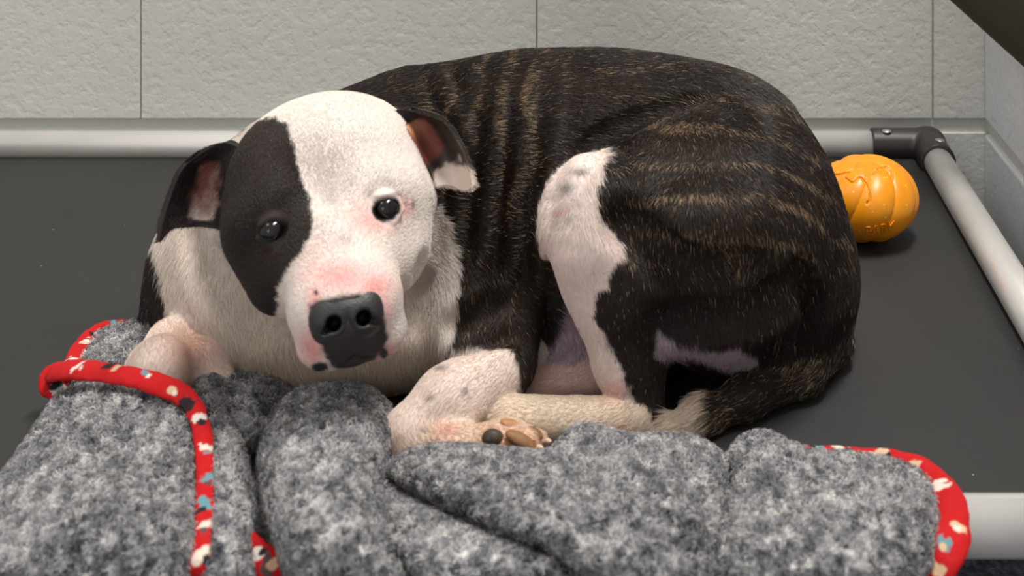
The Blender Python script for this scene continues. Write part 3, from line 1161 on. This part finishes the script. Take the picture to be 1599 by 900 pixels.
def ear(rows, paint, thick, name='ear'):
    """rows: list of rows of (px, py, depth); rows run root to tip, columns head side to rim"""
    R = [np.array([pt(*p) for p in r]) for r in rows]
    R = np.array([spline(r, 15) for r in R])
    G = np.array([spline(R[:, j], 33) for j in range(15)]).transpose(1, 0, 2)
    nr, nc = G.shape[:2]
    du = np.gradient(G, axis=1)
    dv = np.gradient(G, axis=0)
    nn = np.cross(du, dv)
    nn /= np.maximum(np.linalg.norm(nn, axis=2), 1e-9)[..., None]
    if (nn * (CAMP - G)).sum(2).mean() < 0:
        nn = -nn
    back = G - nn * thick
    V = np.concatenate([G.reshape(-1, 3), back.reshape(-1, 3)])
    Q = []
    M = nr * nc
    for i in range(nr - 1):
        for j in range(nc - 1):
            k = i * nc + j
            Q.append((k, k + 1, k + nc + 1, k + nc))
            Q.append((M + k, M + k + nc, M + k + nc + 1, M + k + 1))
    for i in range(nr - 1):
        for j in (0, nc - 1):
            k = i * nc + j
            q = (k, k + nc, M + k + nc, M + k)
            Q.append(q if j == nc - 1 else q[::-1])
    for j in range(nc - 1):
        for i in (0, nr - 1):
            k = i * nc + j
            q = (k, k + 1, M + k + 1, M + k)
            Q.append(q if i == 0 else q[::-1])
    vv = np.repeat(np.linspace(0, 1, nr), nc)
    uu = np.tile(np.linspace(0, 1, nc), nr)
    cf = paint(uu, vv, G.reshape(-1, 3))
    cb = paint(np.full(M, 1.0), vv, back.reshape(-1, 3))
    EARS.append((V, np.array(Q), np.concatenate([cf, cb]), np.concatenate([G[:, -1] - G[:, 0]] * 1).mean(0), (G[-1] - G[0]).mean(0)))
    o = make_mesh(name, V, Q, M_SKIN, dog, np.concatenate([cf, cb]))
    sm = o.modifiers.new('smooth', 'SUBSURF')
    sm.levels = sm.render_levels = 1
    return o


def paint_l(u, v, P):
    c = np.repeat(lin(38, 31, 29)[None], len(P), 0)
    inner = np.exp(-((u - 0.34 - 0.08 * (v - .5)) / 0.20) ** 2) * sstep(0.10, 0.34, v) * sstep(0.98, 0.80, v) + (noise(P, 260, 15) - 0.5) * 0.5
    ic = mixc(np.repeat(lin(140, 82, 74)[None], len(P), 0), lin(206, 186, 176), sstep(0.5, 0.85, v) + 0.4 * sstep(0.4, 0.6, noise(P, (300, 300, 140), 5)))
    w = sstep(0.25, 0.7, inner)[:, None]
    return c * (1 - w) + ic * w


def paint_r(u, v, P):
    c = np.repeat(lin(50, 42, 38)[None], len(P), 0)
    c = mixc(c, lin(96, 84, 78), 0.6 * sstep(0.3, 0.6, v) * noise(P, 220, 6))
    inner = sstep(0.62, 0.3, u) * sstep(0.14, 0.26, v) * sstep(0.74, 0.58, v)
    ic = mixc(np.repeat(lin(134, 78, 66)[None], len(P), 0), lin(216, 150, 116), spot(u, v, 0.1, 0.26, 0.2, 0.12))
    w = sstep(0.3, 0.7, inner)[:, None]
    c = c * (1 - w) + ic * w
    return mixc(c, lin(224, 206, 192), sstep(0.76, 0.84, v + (noise(P, 300, 8) - .5) * .14 - (1 - u) * 0.0))


ear_a = ear([[(372, 232, .650), (362, 226, .652), (350, 223, .655), (338, 224, .660), (326, 228, .664)],
     [(360, 262, .646), (338, 258, .668), (316, 256, .672), (298, 256, .662), (286, 264, .658)],
     [(356, 312, .640), (334, 306, .668), (306, 300, .672), (280, 300, .660), (266, 312, .652)],
     [(352, 345, .638), (328, 336, .662), (300, 332, .668), (272, 334, .656), (256, 346, .646)],
     [(350, 362, .638), (322, 352, .656), (298, 350, .662), (270, 358, .652), (250, 379, .640)]], paint_l, 0.0030)
ear_b = ear([[(606, 184, .675), (614, 176, .678), (622, 172, .680), (632, 172, .680), (642, 174, .678)],
     [(636, 202, .672), (650, 194, .684), (666, 186, .684), (680, 184, .676), (690, 190, .668)],
     [(652, 236, .670), (668, 226, .684), (688, 214, .684), (704, 212, .674), (714, 222, .664)],
     [(672, 270, .668), (688, 256, .678), (704, 246, .680), (720, 244, .670), (729, 256, .660)],
     [(682, 290, .664), (696, 288, .668), (712, 293, .668), (726, 298, .662), (738, 290, .656)]], paint_r, 0.0026)

ear_a['label'] = 'dark brown folded ear with pink inside'
ear_b['label'] = 'dark folded ear with a white tip'

# ---- pads and claws of the turned-up paw
for (x, y, Y, rx, ry, rz, c0, c1) in ((769, 687, .6165, 18, 16, 13, (84, 70, 56), (56, 48, 42)), (815, 690, .6150, 27, 15, 13, (150, 108, 74), (118, 84, 58)), (806, 667, .6270, 26, 8, 12, (188, 134, 96), (150, 104, 70)), (836, 676, .6240, 13, 8, 10, (150, 108, 74), (118, 84, 58))):
    bm = bmesh.new()
    bmesh.ops.create_icosphere(bm, subdivisions=4, radius=1.0)
    s = Y / FPX
    P = np.array([v_.co for v_ in bm.verts])
    P[:, 0] *= rx * s
    P[:, 2] *= ry * s
    P[:, 1] *= rz * s
    cc = pt(x, y, Y)
    an = -0.38 if rx > 18 or rx < 15 else 0.0
    P = np.stack([P[:, 0] * math.cos(an) - P[:, 2] * math.sin(an) * -1, P[:, 1], P[:, 2] * math.cos(an) + P[:, 0] * math.sin(an)], 1)
    P = cc + P
    faces = np.array([[v_.index for v_ in f.verts] for f in bm.faces])
    bm.free()
    nz = noise(P, 700, 9)
    make_mesh('paw_pad', P, faces, M_PAD, dog, mixc(np.repeat(lin(*c0)[None], len(P), 0), lin(*c1), nz))
for p, q in (((850, 694, .628), (860, 690, .622)), ((838, 702, .617), (848, 702, .611))):
    V, Q = tube(spline([pt(*p), (pt(*p) + pt(*q)) / 2 + (0, 0, .0008), pt(*q)], 6), [.0022, .0021, .0019, .0016, .0012, .0006], 10)
    make_mesh('claw', V, Q, M_CLAW, dog)


# ---- hair
def scatter(V, Q, n, rng, weight=None):
    T = np.concatenate([Q[:, [0, 1, 2]], Q[:, [0, 2, 3]]])
    a, b, c = V[T[:, 0]], V[T[:, 1]], V[T[:, 2]]
    ar = np.linalg.norm(np.cross(b - a, c - a), axis=1)
    if weight is not None:
        ar = ar * weight[T].mean(1)
    f = rng.choice(len(T), n, p=ar / ar.sum())
    r1, r2 = np.sqrt(rng.random(n)), rng.random(n)
    w = np.stack([1 - r1, r1 * (1 - r2), r1 * r2], 1)
    return T[f], w


def strands(name, P0, P1, P2, P3, rad, col, m, parent):
    n = len(P0)
    hc_ = bpy.data.hair_curves.new(name)
    hc_.add_curves([4] * n)
    pos = np.stack([P0, P1, P2, P3], 1).astype(np.float32)
    hc_.attributes['position'].data.foreach_set('vector', pos.ravel())
    ra = hc_.attributes.get('radius') or hc_.attributes.new('radius', 'FLOAT', 'POINT')
    ra.data.foreach_set('value', (rad[:, None] * np.array([1.0, 0.9, 0.65, 0.15])[None]).astype(np.float32).ravel())
    ca = hc_.attributes.new('Col', 'FLOAT_COLOR', 'CURVE')
    ca.data.foreach_set('color', np.concatenate([col, np.ones((n, 1))], 1).astype(np.float32).ravel())
    hc_.materials.append(m)
    o = bpy.data.objects.new(name, hc_)
    COL.objects.link(o)
    put_under(o, parent)
    o['kind'] = 'stuff'
    return o


rng = np.random.default_rng(7)
facing = ((CAMP - BVt) * BN).sum(1)
wt = np.where(facing > -0.1, 1.0, 0.3) * np.where(BVt[:, 2] < ZS + 0.002, 0.0, 1.0)
wt *= np.where(bg == 'head', 1.5, 1.0)
NH = 60000 if DRAFT else 420000
T, w = scatter(BVt, BQ, NH, rng, wt)
P0 = (BVt[T] * w[..., None]).sum(1)
n0 = (BN[T] * w[..., None]).sum(1)
n0 /= np.linalg.norm(n0, axis=1)[:, None]
rnd = rng.random((NH, 4))
hcol, hlen, hflow, hg, huv = coat(P0, True, rnd, 1.2)
keep = hlen > 0.0004
P0, n0, rnd, hcol, hlen, hflow = [x[keep] for x in (P0, n0, rnd, hcol, hlen, hflow)]
fl_ = hflow + (rng.random((len(P0), 3)) - 0.5) * 0.35
shortn = sstep(0.0025, 0.006, hlen)[:, None]
fl_ += (np.stack([noise(P0, 60, s) for s in (51, 52, 53)], 1) - 0.5) * (0.2 + 0.45 * shortn)
fl_ -= n0 * (fl_ * n0).sum(1)[:, None]
fl_ /= np.maximum(np.linalg.norm(fl_, axis=1), 1e-6)[:, None]
ln = (hlen * (0.65 + 0.7 * rnd[:, 3]))[:, None]
lift = (0.28 + 0.25 * rng.random((len(P0), 1))) * (0.6 + 0.4 * shortn)
P1 = P0 + ln * 0.33 * (fl_ * 0.8 + n0 * lift * 1.5)
P2 = P0 + ln * 0.66 * (fl_ * 0.95 + n0 * lift * 1.0)
P3 = P0 + ln * 1.0 * (fl_ * 1.0 + n0 * lift * 0.75)
lum = hcol.mean(1, keepdims=True)
sp = 0.5 - 0.34 * sstep(0.1, 0.5, lum)
hv = hcol * (1 - sp / 2 + sp * rng.random((len(P0), 1)))
hv = np.clip(hv, 0, 0.9)
zmin = ZS + 0.0008
for q in (P1, P2, P3):
    q[:, 2] = np.maximum(q[:, 2], zmin)
strands('coat', P0 - n0 * 0.0003, P1, P2, P3, (0.00009 + 0.00005 * rnd[:, 2]) * (1 - 0.25 * sstep(0.1, 0.5, hv.mean(1))), hv, M_HAIR, dog)

EV, EN, EC, EL = [], [], [], []
for V, Q, C, across, along in EARS:
    Nn = normals(V, Q)
    T, w = scatter(V, Q, 9000, rng)
    EV.append((V[T] * w[..., None]).sum(1))
    EN.append((Nn[T] * w[..., None]).sum(1))
    EC.append((C[T] * w[..., None]).sum(1))
    EL.append(np.repeat((along / np.linalg.norm(along) + 0.6 * across / np.linalg.norm(across))[None], 9000, 0))
EV, EN, EC, EL = [np.concatenate(x) for x in (EV, EN, EC, EL)]
EN /= np.maximum(np.linalg.norm(EN, axis=1), 1e-9)[:, None]
EL = EL + (rng.random(EL.shape) - 0.5) * 0.8
EL -= EN * (EL * EN).sum(1)[:, None]
EL /= np.linalg.norm(EL, axis=1)[:, None]
l_ = 0.0022 * (0.6 + 0.8 * rng.random((len(EV), 1)))
strands('ear_hair', EV, EV + l_ * (0.3 * EL + 0.12 * EN), EV + l_ * (0.65 * EL + 0.2 * EN), EV + l_ * (EL + 0.25 * EN), 0.00009 + 0.00004 * rng.random(len(EV)), EC * (0.8 + 0.4 * rng.random((len(EV), 1))), M_HAIR, dog)

# ------------------------------------------------------------------ the fleece blanket
def hpt(px, py, h):
    """point seen at a pixel, h metres above the cot sheet"""
    return pt(px, py, (CAMZ - ZS - h) * FPX / (py - PY0))


def clear(P):
    """keep cloth off the rail, the sheet and the dog"""
    dy, dz = P[:, 1] - YF, P[:, 2] - RZ
    d = np.sqrt(dy * dy + dz * dz)
    s = d < RR + 0.0015
    f = (RR + 0.0015) / np.maximum(d[s], 1e-6)
    P[s, 1], P[s, 2] = YF + dy[s] * f, RZ + dz[s] * f
    s = P[:, 1] > YF - 0.002
    P[s, 2] = np.maximum(P[s, 2], ZS + 0.0008)
    s = np.nonzero(P[:, 1] > 0.585)[0]
    for _ in range(3):
        F = B.at(P[s])
        t = s[F < 0.0012]
        if len(t) == 0:
            break
        Q = P[t]
        g = np.stack([B.at(Q + e) - B.at(Q - e) for e in np.eye(3) * 0.0008], 1)
        g /= np.maximum(np.linalg.norm(g, axis=1), 1e-9)[:, None]
        P[t] = Q + g * (0.0014 - F[F < 0.0012])[:, None]
    return P


STEP = 0.0024 if DRAFT else 0.0014
KVs, KQs, KFs = [], [], []


def panel(rows, drop=0.022, edge=0.016, thick=0.009, seed=0, dents=0.0022, open_bottom=True, grooves=()):
    """a padded fold of the blanket: rows of (px, py, h in mm) down its upper surface, rims rolled away"""
    R = np.array([spline([hpt(p[0], p[1], p[2] / 1000.0) for p in r], 24) for r in rows])
    C = np.array([spline(R[:, j], 40) for j in range(24)]).transpose(1, 0, 2)
    lu = np.linalg.norm(np.diff(C, axis=1), axis=2).sum(1).max()
    lv = np.linalg.norm(np.diff(C, axis=0), axis=2).sum(0).max()
    nu, nv = max(12, int(lu / STEP)), max(12, int(lv / STEP))
    C = np.array([spline(r, nu) for r in C])
    C = np.array([spline(C[:, j], nv) for j in range(nu)]).transpose(1, 0, 2)
    U = np.concatenate([np.zeros((nv, 1)), np.cumsum(np.linalg.norm(np.diff(C, axis=1), axis=2), axis=1)], 1)
    W = np.concatenate([np.zeros((1, nu)), np.cumsum(np.linalg.norm(np.diff(C, axis=0), axis=2), axis=0)], 0)
    de = np.minimum(np.minimum(U, U[:, -1:] - U), W if open_bottom else np.minimum(W, W[-1:] - W))
    t = np.clip(1 - de / edge, 0, 1)
    roll = drop * (1 - np.sqrt(np.maximum(1 - t * t, 0)))
    P = C.reshape(-1, 3)
    ray = P - CAMP
    ray /= np.linalg.norm(ray, axis=1)[:, None]
    dn = noise(P, 34, 100 + seed) * 1.2 + noise(P, 75, 120 + seed) * 0.6 - 0.9
    crease = np.abs(noise(P, (40, 40, 40), 140 + seed) - 0.5)
    dn = dn * dents * 2 - 0.003 * np.exp(-(crease / 0.035) ** 2)
    lump = (noise(P, 150, 61) - 0.5) * 0.0030 + (noise(P, 300, 62) - 0.5) * 0.0050
    gu, gv = proj(P)
    for line, wpx, dep in grooves:
        g = spline([(a_, b_, 0) for a_, b_ in line], 40)
        dd = np.full(len(P), 1e9)
        for j_ in range(40):
            dd = np.minimum(dd, np.hypot(gu - g[j_, 0], gv - g[j_, 1]) / (0.35 + 0.65 * math.sin(math.pi * (j_ + 1) / 41)))
        dn = dn - dep * np.exp(-(dd / wpx) ** 2)
    fz = np.clip(1.2 - t.ravel(), 0.25, 1)
    F = P + ray * (roll.ravel() - dn * fz - lump * fz)[:, None]
    Bk = P + ray * (roll.ravel() + thick * (0.25 + 0.75 * (1 - t.ravel()) ** 0.5))[:, None]
    F, Bk = clear(F), clear(Bk)
    n = nu * nv
    I = np.arange(n).reshape(nv, nu)
    q = np.stack([I[:-1, :-1], I[1:, :-1], I[1:, 1:], I[:-1, 1:]], -1).reshape(-1, 4)
    Q = [q, q[:, ::-1] + n]
    for ln_ in (I[0, ::-1], I[-1, :], I[:, 0], I[::-1, -1]):
        Q.append(np.stack([ln_[:-1], ln_[:-1] + n, ln_[1:] + n, ln_[1:]], 1)[:, ::-1])
    off = sum(len(v) for v in KVs)
    KVs.append(np.concatenate([F, Bk]))
    KQs.append(np.concatenate(Q) + off)
    KFs.append(np.concatenate([np.ones(n), np.zeros(n)]))


def dome(cols, amp, rows=6, last=None):
    """rows from columns (top, bottom) with a raised middle; last = (py, h) row hanging out of frame"""
    out = []
    for i in range(rows):
        t = i / (rows - 1)
        r = []
        for k, (a, b) in enumerate(cols):
            e = math.sin(math.pi * (k + 0.6) / (len(cols) + 0.2)) ** 0.5
            r.append(tuple(a[j] + (b[j] - a[j]) * t for j in range(2)) + (a[2] + (b[2] - a[2]) * t + amp * e * math.sin(math.pi * t) ** 0.8,))
        out.append(r)
    if last:
        out.append([(p[0], p[1] + last[0], p[2] + last[1]) for p in out[-1]])
    return out


# lowest layer, lying on the sheet and over the rail
panel([[(330, 640, 5), (520, 662, 3), (700, 715, 4), (900, 705, 4), (1060, 712, 4), (1160, 740, 4)],
       [(330, 720, 8), (520, 720, 8), (700, 745, 7), (900, 745, 7), (1050, 745, 7), (1150, 760, 7)],
       [(330, 772, 22), (520, 772, 22), (700, 772, 22), (900, 772, 22), (1050, 772, 22), (1140, 775, 22)],
       [(330, 810, 24), (520, 810, 24), (700, 812, 24), (900, 812, 24), (1050, 812, 24), (1130, 812, 24)],
       [(330, 880, 4), (520, 880, 4), (700, 880, 4), (900, 880, 4), (1050, 880, 4), (1120, 880, 4)],
       [(330, 980, -30), (520, 980, -30), (700, 980, -30), (900, 980, -30), (1050, 980, -30), (1110, 980, -30)]], 0.006, 0.01, 0.003, 9)
# tucked corner behind the far foreleg
panel([[(146, 522, 12), (185, 508, 17), (215, 503, 19), (252, 506, 16)],
       [(124, 560, 14), (170, 550, 22), (215, 550, 24), (275, 560, 18)],
       [(112, 602, 14), (160, 600, 22), (220, 610, 24), (300, 625, 20)]], 0.010, 0.012, 0.006, 1, 0.002, False)
# crumpled stuff under the head
panel([[(338, 590, 16), (380, 586, 22), (420, 592, 20), (452, 606, 12)],
       [(346, 640, 22), (390, 632, 28), (430, 640, 26), (470, 652, 14)],
       [(352, 700, 18), (396, 690, 22), (440, 700, 20), (480, 712, 12)]], 0.010, 0.012, 0.006, 2, 0.004, False)
panel([[(352, 612, 26), (376, 600, 31), (408, 612, 30), (436, 636, 24)],
       [(352, 660, 28), (380, 655, 36), (412, 662, 32), (432, 684, 22)],
       [(362, 705, 22), (384, 704, 28), (406, 706, 24), (416, 712, 18)]], 0.014, 0.012, 0.006, 3, 0.004, False)
# the layer right of the red edge
panel([[(300, 604, 28), (326, 592, 33), (346, 600, 32), (360, 622, 26)],
       [(304, 660, 30), (336, 655, 36), (366, 668, 34), (384, 694, 26)],
       [(306, 740, 32), (342, 740, 42), (368, 742, 40), (386, 752, 30)],
       [(306, 835, 34), (344, 835, 45), (372, 838, 42), (392, 842, 32)],
       [(300, 920, 24), (344, 920, 34), (376, 920, 32), (398, 920, 22)],
       [(300, 1010, -30), (344, 1010, -22), (376, 1010, -24), (400, 1010, -32)]], 0.034, 0.013, 0.009, 4)
# left flap
panel([[(92, 614, 24), (150, 602, 34), (215, 604, 42), (270, 620, 44), (304, 650, 38)],
       [(60, 664, 28), (128, 664, 42), (200, 672, 46), (268, 690, 46), (314, 716, 40)],
       [(2, 748, 32), (84, 745, 52), (180, 750, 54), (258, 760, 52), (317, 782, 42)],
       [(-70, 832, 36), (60, 830, 58), (165, 830, 60), (252, 836, 57), (314, 842, 44)],
       [(-90, 920, 24), (60, 918, 42), (165, 918, 44), (246, 918, 42), (304, 918, 30)],
       [(-90, 1010, -30), (60, 1010, -12), (165, 1010, -10), (246, 1010, -12), (300, 1010, -24)]], 0.022, 0.02, 0.009, 5, 0.0035, True,
      [([(100, 616), (112, 650), (140, 695), (185, 735), (215, 775)], 9, .010), ([(30, 745), (90, 770), (120, 830), (110, 890)], 16, .006)])
# middle fold
panel([[(436, 634, 28), (468, 610, 36), (520, 602, 40), (572, 608, 38), (608, 636, 29)],
       [(408, 688, 30), (452, 680, 54), (510, 674, 62), (568, 680, 56), (605, 694, 32)],
       [(410, 762, 34), (458, 760, 66), (510, 758, 74), (556, 760, 66), (592, 766, 34)],
       [(430, 842, 38), (474, 840, 68), (520, 840, 74), (566, 842, 68), (602, 848, 36)],
       [(448, 920, 26), (492, 920, 44), (545, 920, 50), (602, 920, 44), (655, 925, 26)],
       [(450, 1010, -28), (492, 1010, -12), (545, 1010, -8), (602, 1010, -12), (650, 1010, -28)]], 0.038, 0.020, 0.010, 6, 0.003, True, [([(590, 740), (600, 800), (640, 860), (690, 900)], 8, .004)])
# lower right fold
panel([[(594, 746, 10), (648, 778, 8), (732, 816, 14), (820, 850, 16), (908, 884, 12), (992, 918, 8)],
       [(592, 790, 32), (652, 808, 46), (735, 838, 50), (825, 868, 49), (900, 896, 42), (980, 925, 24)],
       [(596, 850, 36), (652, 860, 54), (735, 875, 56), (820, 892, 52), (890, 912, 42), (980, 935, 24)],
       [(650, 935, 24), (700, 930, 38), (765, 935, 38), (825, 940, 34), (890, 952, 26), (970, 965, 12)],
       [(650, 1010, -28), (700, 1010, -16), (765, 1010, -15), (825, 1010, -18), (890, 1010, -24), (960, 1010, -30)]], 0.026, 0.016, 0.009, 7, 0.003)
# right section
panel([[(1136, 716, 26), (1158, 688, 34), (1190, 677, 39), (1226, 690, 37), (1262, 704, 33), (1335, 710, 35), (1404, 724, 35), (1452, 750, 29)],
       [(1146, 742, 27), (1170, 728, 42), (1196, 726, 47), (1230, 738, 42), (1266, 748, 42), (1336, 756, 46), (1412, 768, 44), (1474, 796, 30)],
       [(1134, 800, 30), (1164, 795, 47), (1196, 795, 54), (1230, 800, 50), (1266, 805, 52), (1336, 808, 56), (1412, 815, 50), (1474, 830, 32)],
       [(1120, 856, 32), (1155, 855, 48), (1192, 855, 57), (1228, 858, 54), (1266, 860, 56), (1336, 862, 58), (1406, 866, 50), (1462, 872, 32)],
       [(1106, 925, 22), (1142, 925, 34), (1186, 925, 42), (1226, 925, 42), (1262, 925, 43), (1330, 925, 43), (1390, 925, 36), (1438, 925, 20)],
       [(1100, 1010, -30), (1142, 1010, -20), (1186, 1010, -14), (1226, 1010, -14), (1262, 1010, -14), (1330, 1010, -14), (1380, 1010, -20), (1416, 1010, -32)]], 0.022, 0.018, 0.009, 8, 0.003)
# upper right ridge, folded over the lower one
panel(dome([((606, 726, 20), (612, 742, 27)), ((650, 703, 30), (655, 756, 39)), ((720, 699, 36), (725, 786, 49)), ((800, 706, 40), (800, 816, 57)), ((858, 706, 41), (860, 838, 61)), ((906, 667, 38), (905, 858, 63)),
            ((985, 683, 40), (970, 892, 64)), ((1062, 682, 40), (1030, 935, 53)), ((1104, 696, 36), (1080, 950, 43)), ((1138, 724, 28), (1102, 955, 29))], 12, 7, (70, -45)), 0.030, 0.014, 0.009, 10, 0.003)
KV, KQ, KF = np.concatenate(KVs), np.concatenate(KQs), np.concatenate(KFs)
KN = normals(KV, KQ)
C_F0, C_F1, C_F2, C_F3 = lin(70, 71, 77), lin(126, 126, 129), lin(178, 177, 176), lin(222, 219, 215)


def fleece(P, rnd=None):
    a = noise(P, 130, 71)
    b = noise(P, 300, 62)
    d = noise(P, 560, 73)
    s = 0.16 * a + 0.50 * b + 0.34 * d
    if rnd is not None:
        s = s + (rnd - 0.5) * 0.2
    s = s + (noise(P, 26, 74) - 0.5) * 0.12
    c = np.repeat(C_F0[None], len(P), 0)
    c = mixc(c, C_F1, sstep(0.25, 0.46, s))
    c = mixc(c, C_F2, sstep(0.46, 0.64, s))
    c = mixc(c, C_F3, sstep(0.64, 0.80, s))
    return c


blanket = empty('blanket', (0.02, 0.56, ZS), 'crumpled grey fleece blanket bound in red print, bunched along the front of the cot', 'blanket')
make_mesh('fleece', KV, KQ, M_FLEECE, blanket, fleece(KV))

# fuzzy pile
rng = np.random.default_rng(11)
kf = ((CAMP - KV) * KN).sum(1)
kw = np.where(kf > -0.1, 1.0, 0.15) * KF
NB = 30000 if DRAFT else 170000
T, w = scatter(KV, KQ, NB, rng, kw)
P0 = (KV[T] * w[..., None]).sum(1)
n0 = (KN[T] * w[..., None]).sum(1)
n0 /= np.linalg.norm(n0, axis=1)[:, None]
dr = [rng.normal(size=(NB, 3)) for _ in range(3)]
ln = (0.0026 * (0.5 + rng.random((NB, 1))))
for q in dr:
    q -= n0 * (q * n0).sum(1)[:, None]
    q /= np.linalg.norm(q, axis=1)[:, None]
P1 = P0 + ln * (0.3 * dr[0] + 0.45 * n0)
P2 = P1 + ln * (0.45 * dr[1] + 0.25 * n0)
P3 = P2 + ln * (0.5 * dr[2] + 0.05 * n0)
strands('pile', P0 - n0 * 0.0003, P1, P2, P3, 0.00013 + 0.00008 * rng.random(NB), np.clip(fleece(P0, rng.random(NB)) * 1.1, 0, 0.9), M_FLEECE_HAIR, blanket)


# ---- red print binding along the edges
PAL = [lin(216, 206, 196), lin(36, 30, 32), lin(96, 140, 148), lin(204, 170, 138), lin(40, 34, 36), lin(86, 68, 68), lin(214, 202, 188)]


def binding(pts, width, flat=0.42, seed=0, toward=0.003, kinds=None):
    """pts: (px, py, depth or None); a folded strip of cotton that follows the blanket's edge"""
    W = []
    for p in pts:
        Y = p[2]
        W.append(hpt(p[0], p[1], Y / 1000.0))
    n = 90
    P = spline(W, n)
    wd = spline([(w_, 0, 0) for w_ in (width if isinstance(width, (list, tuple)) else [width] * len(W))], n)[:, 0]
    wd = wd * P[:, 1] / FPX / 2
    nr = CAMP - P
    nr /= np.linalg.norm(nr, axis=1)[:, None]
    nr = nr * 0.75 + np.array([0, 0, 0.5])
    nr /= np.linalg.norm(nr, axis=1)[:, None]
    wob = 0.88 + 0.24 * noise(P, 90, 33 + seed)
    V, Q = tube(P, wd * wob, 20, True, (nr, flat))
    # crimp
    V = V + 0.0007 * (noise(V, 240, 80 + seed) - 0.5)[:, None] * 2 * np.array([0.3, 0.5, 1.0])
    o = make_mesh('binding', V, Q, M_BIND, blanket)
    me = o.data
    sm = o.modifiers.new('smooth', 'SUBSURF')
    sm.levels = sm.render_levels = 1
    bm = bmesh.new()
    bm.from_mesh(me)
    bmesh.ops.subdivide_edges(bm, edges=[e for e in bm.edges if e.is_manifold], cuts=2, use_grid_fill=True)
    bm.to_mesh(me)
    bm.free()
    me.polygons.foreach_set('use_smooth', np.ones(len(me.polygons), dtype=bool))
    co = np.empty(len(me.vertices) * 3, dtype=np.float32)
    me.vertices.foreach_get('co', co)
    co = co.reshape(-1, 3) + np.array(o.location) + np.array(blanket.location)
    c = np.repeat(lin(182, 20, 24)[None], len(co), 0)
    r2 = np.random.default_rng(seed + 5)
    L_ = np.linalg.norm(np.diff(P, axis=0), axis=1).sum()
    k = max(2, int(L_ / 0.021))
    for i in range(k):
        t = (i + 0.5 + 0.5 * (r2.random() - 0.5)) / k
        j = int(t * (n - 1))
        s = np.cross(nr[j], P[min(j + 1, n - 1)] - P[j - 1 if j else 0])
        s /= np.linalg.norm(s)
        ctr = P[j] + s * wd[j] * (r2.random() - 0.5) * 1.2 + nr[j] * wd[j] * flat
        colr = PAL[r2.integers(len(PAL))]
        ang = r2.random(3) - 0.5
        q = co - ctr
        rad = 0.0032 + 0.0026 * r2.random()
        dist = np.linalg.norm(q + ang[None] * (q @ (ang / np.linalg.norm(ang)))[:, None] * 1.2, axis=1) / rad
        dist = dist + (noise(co, 420, 90 + i) - 0.5) * 1.1
        c = mixc(c, colr, 1 - sstep(0.8, 1.0, dist))
        c2 = ctr + s * 0.004 * (r2.random() - .5) + (P[min(j + 2, n - 1)] - P[j]) * 0.6
        d2 = np.linalg.norm(co - c2, axis=1) / (rad * 0.5) + (noise(co, 600, 190 + i) - 0.5) * 0.9
        c = mixc(c, PAL[r2.integers(len(PAL))], 1 - sstep(0.8, 1.0, d2))
    o['label'] = 'red cotton binding with a small white, black and teal print'
    ca = me.color_attributes.new('Col', 'FLOAT_COLOR', 'POINT')
    ca.data.foreach_set('color', np.concatenate([c, np.ones((len(c), 1))], 1).astype(np.float32).ravel())
    return o


# left flap: round the turned corner, along the top and down the right side
binding([(100, 618, 14), (80, 604, 18), (86, 582, 26), (130, 579, 40), (200, 588, 50), (258, 604, 52), (296, 628, 48), (314, 668, 44), (319, 720, 42), (319, 780, 44), (316, 840, 44), (308, 900, 36), (298, 960, 6)],
        [24, 30, 36, 34, 32, 32, 30, 28, 27, 26, 28, 36, 40], 0.45, 1)
# tucked corner behind the far paw
binding([(248, 503, 12), (205, 502, 13), (165, 508, 12), (138, 530, 12), (119, 560, 13), (112, 592, 14)], [7, 8, 14, 28, 34, 34], 0.4, 2)
# right section
binding([(1255, 702, 28), (1300, 704, 28), (1350, 708, 28), (1400, 716, 28), (1448, 738, 26), (1478, 772, 28), (1490, 815, 34), (1484, 850, 34), (1464, 888, 28), (1440, 925, 18), (1414, 970, -8)],
        [10, 14, 17, 24, 36, 46, 52, 54, 54, 52, 50], 0.38, 3)
# the turned-up bit low in the gap
binding([(390, 836, 30), (408, 865, 32), (424, 890, 28), (438, 930, 18)], [16, 34, 52, 66], 0.35, 4)


# made-up pole standing in for an unidentified dark blur at top right
V, Q = tube([(0.318, 1.0, 0.318), (0.10, 1.035, 0.515), (-0.42, 1.137, 0.99)], 0.030, 28)
bo = make_mesh('blur_standin', V, Q, M_STANDIN)
bo['label'] = 'dark olive brown stand-in for an unidentified blurred shape in the upper right corner'
bo['category'] = 'stand-in'
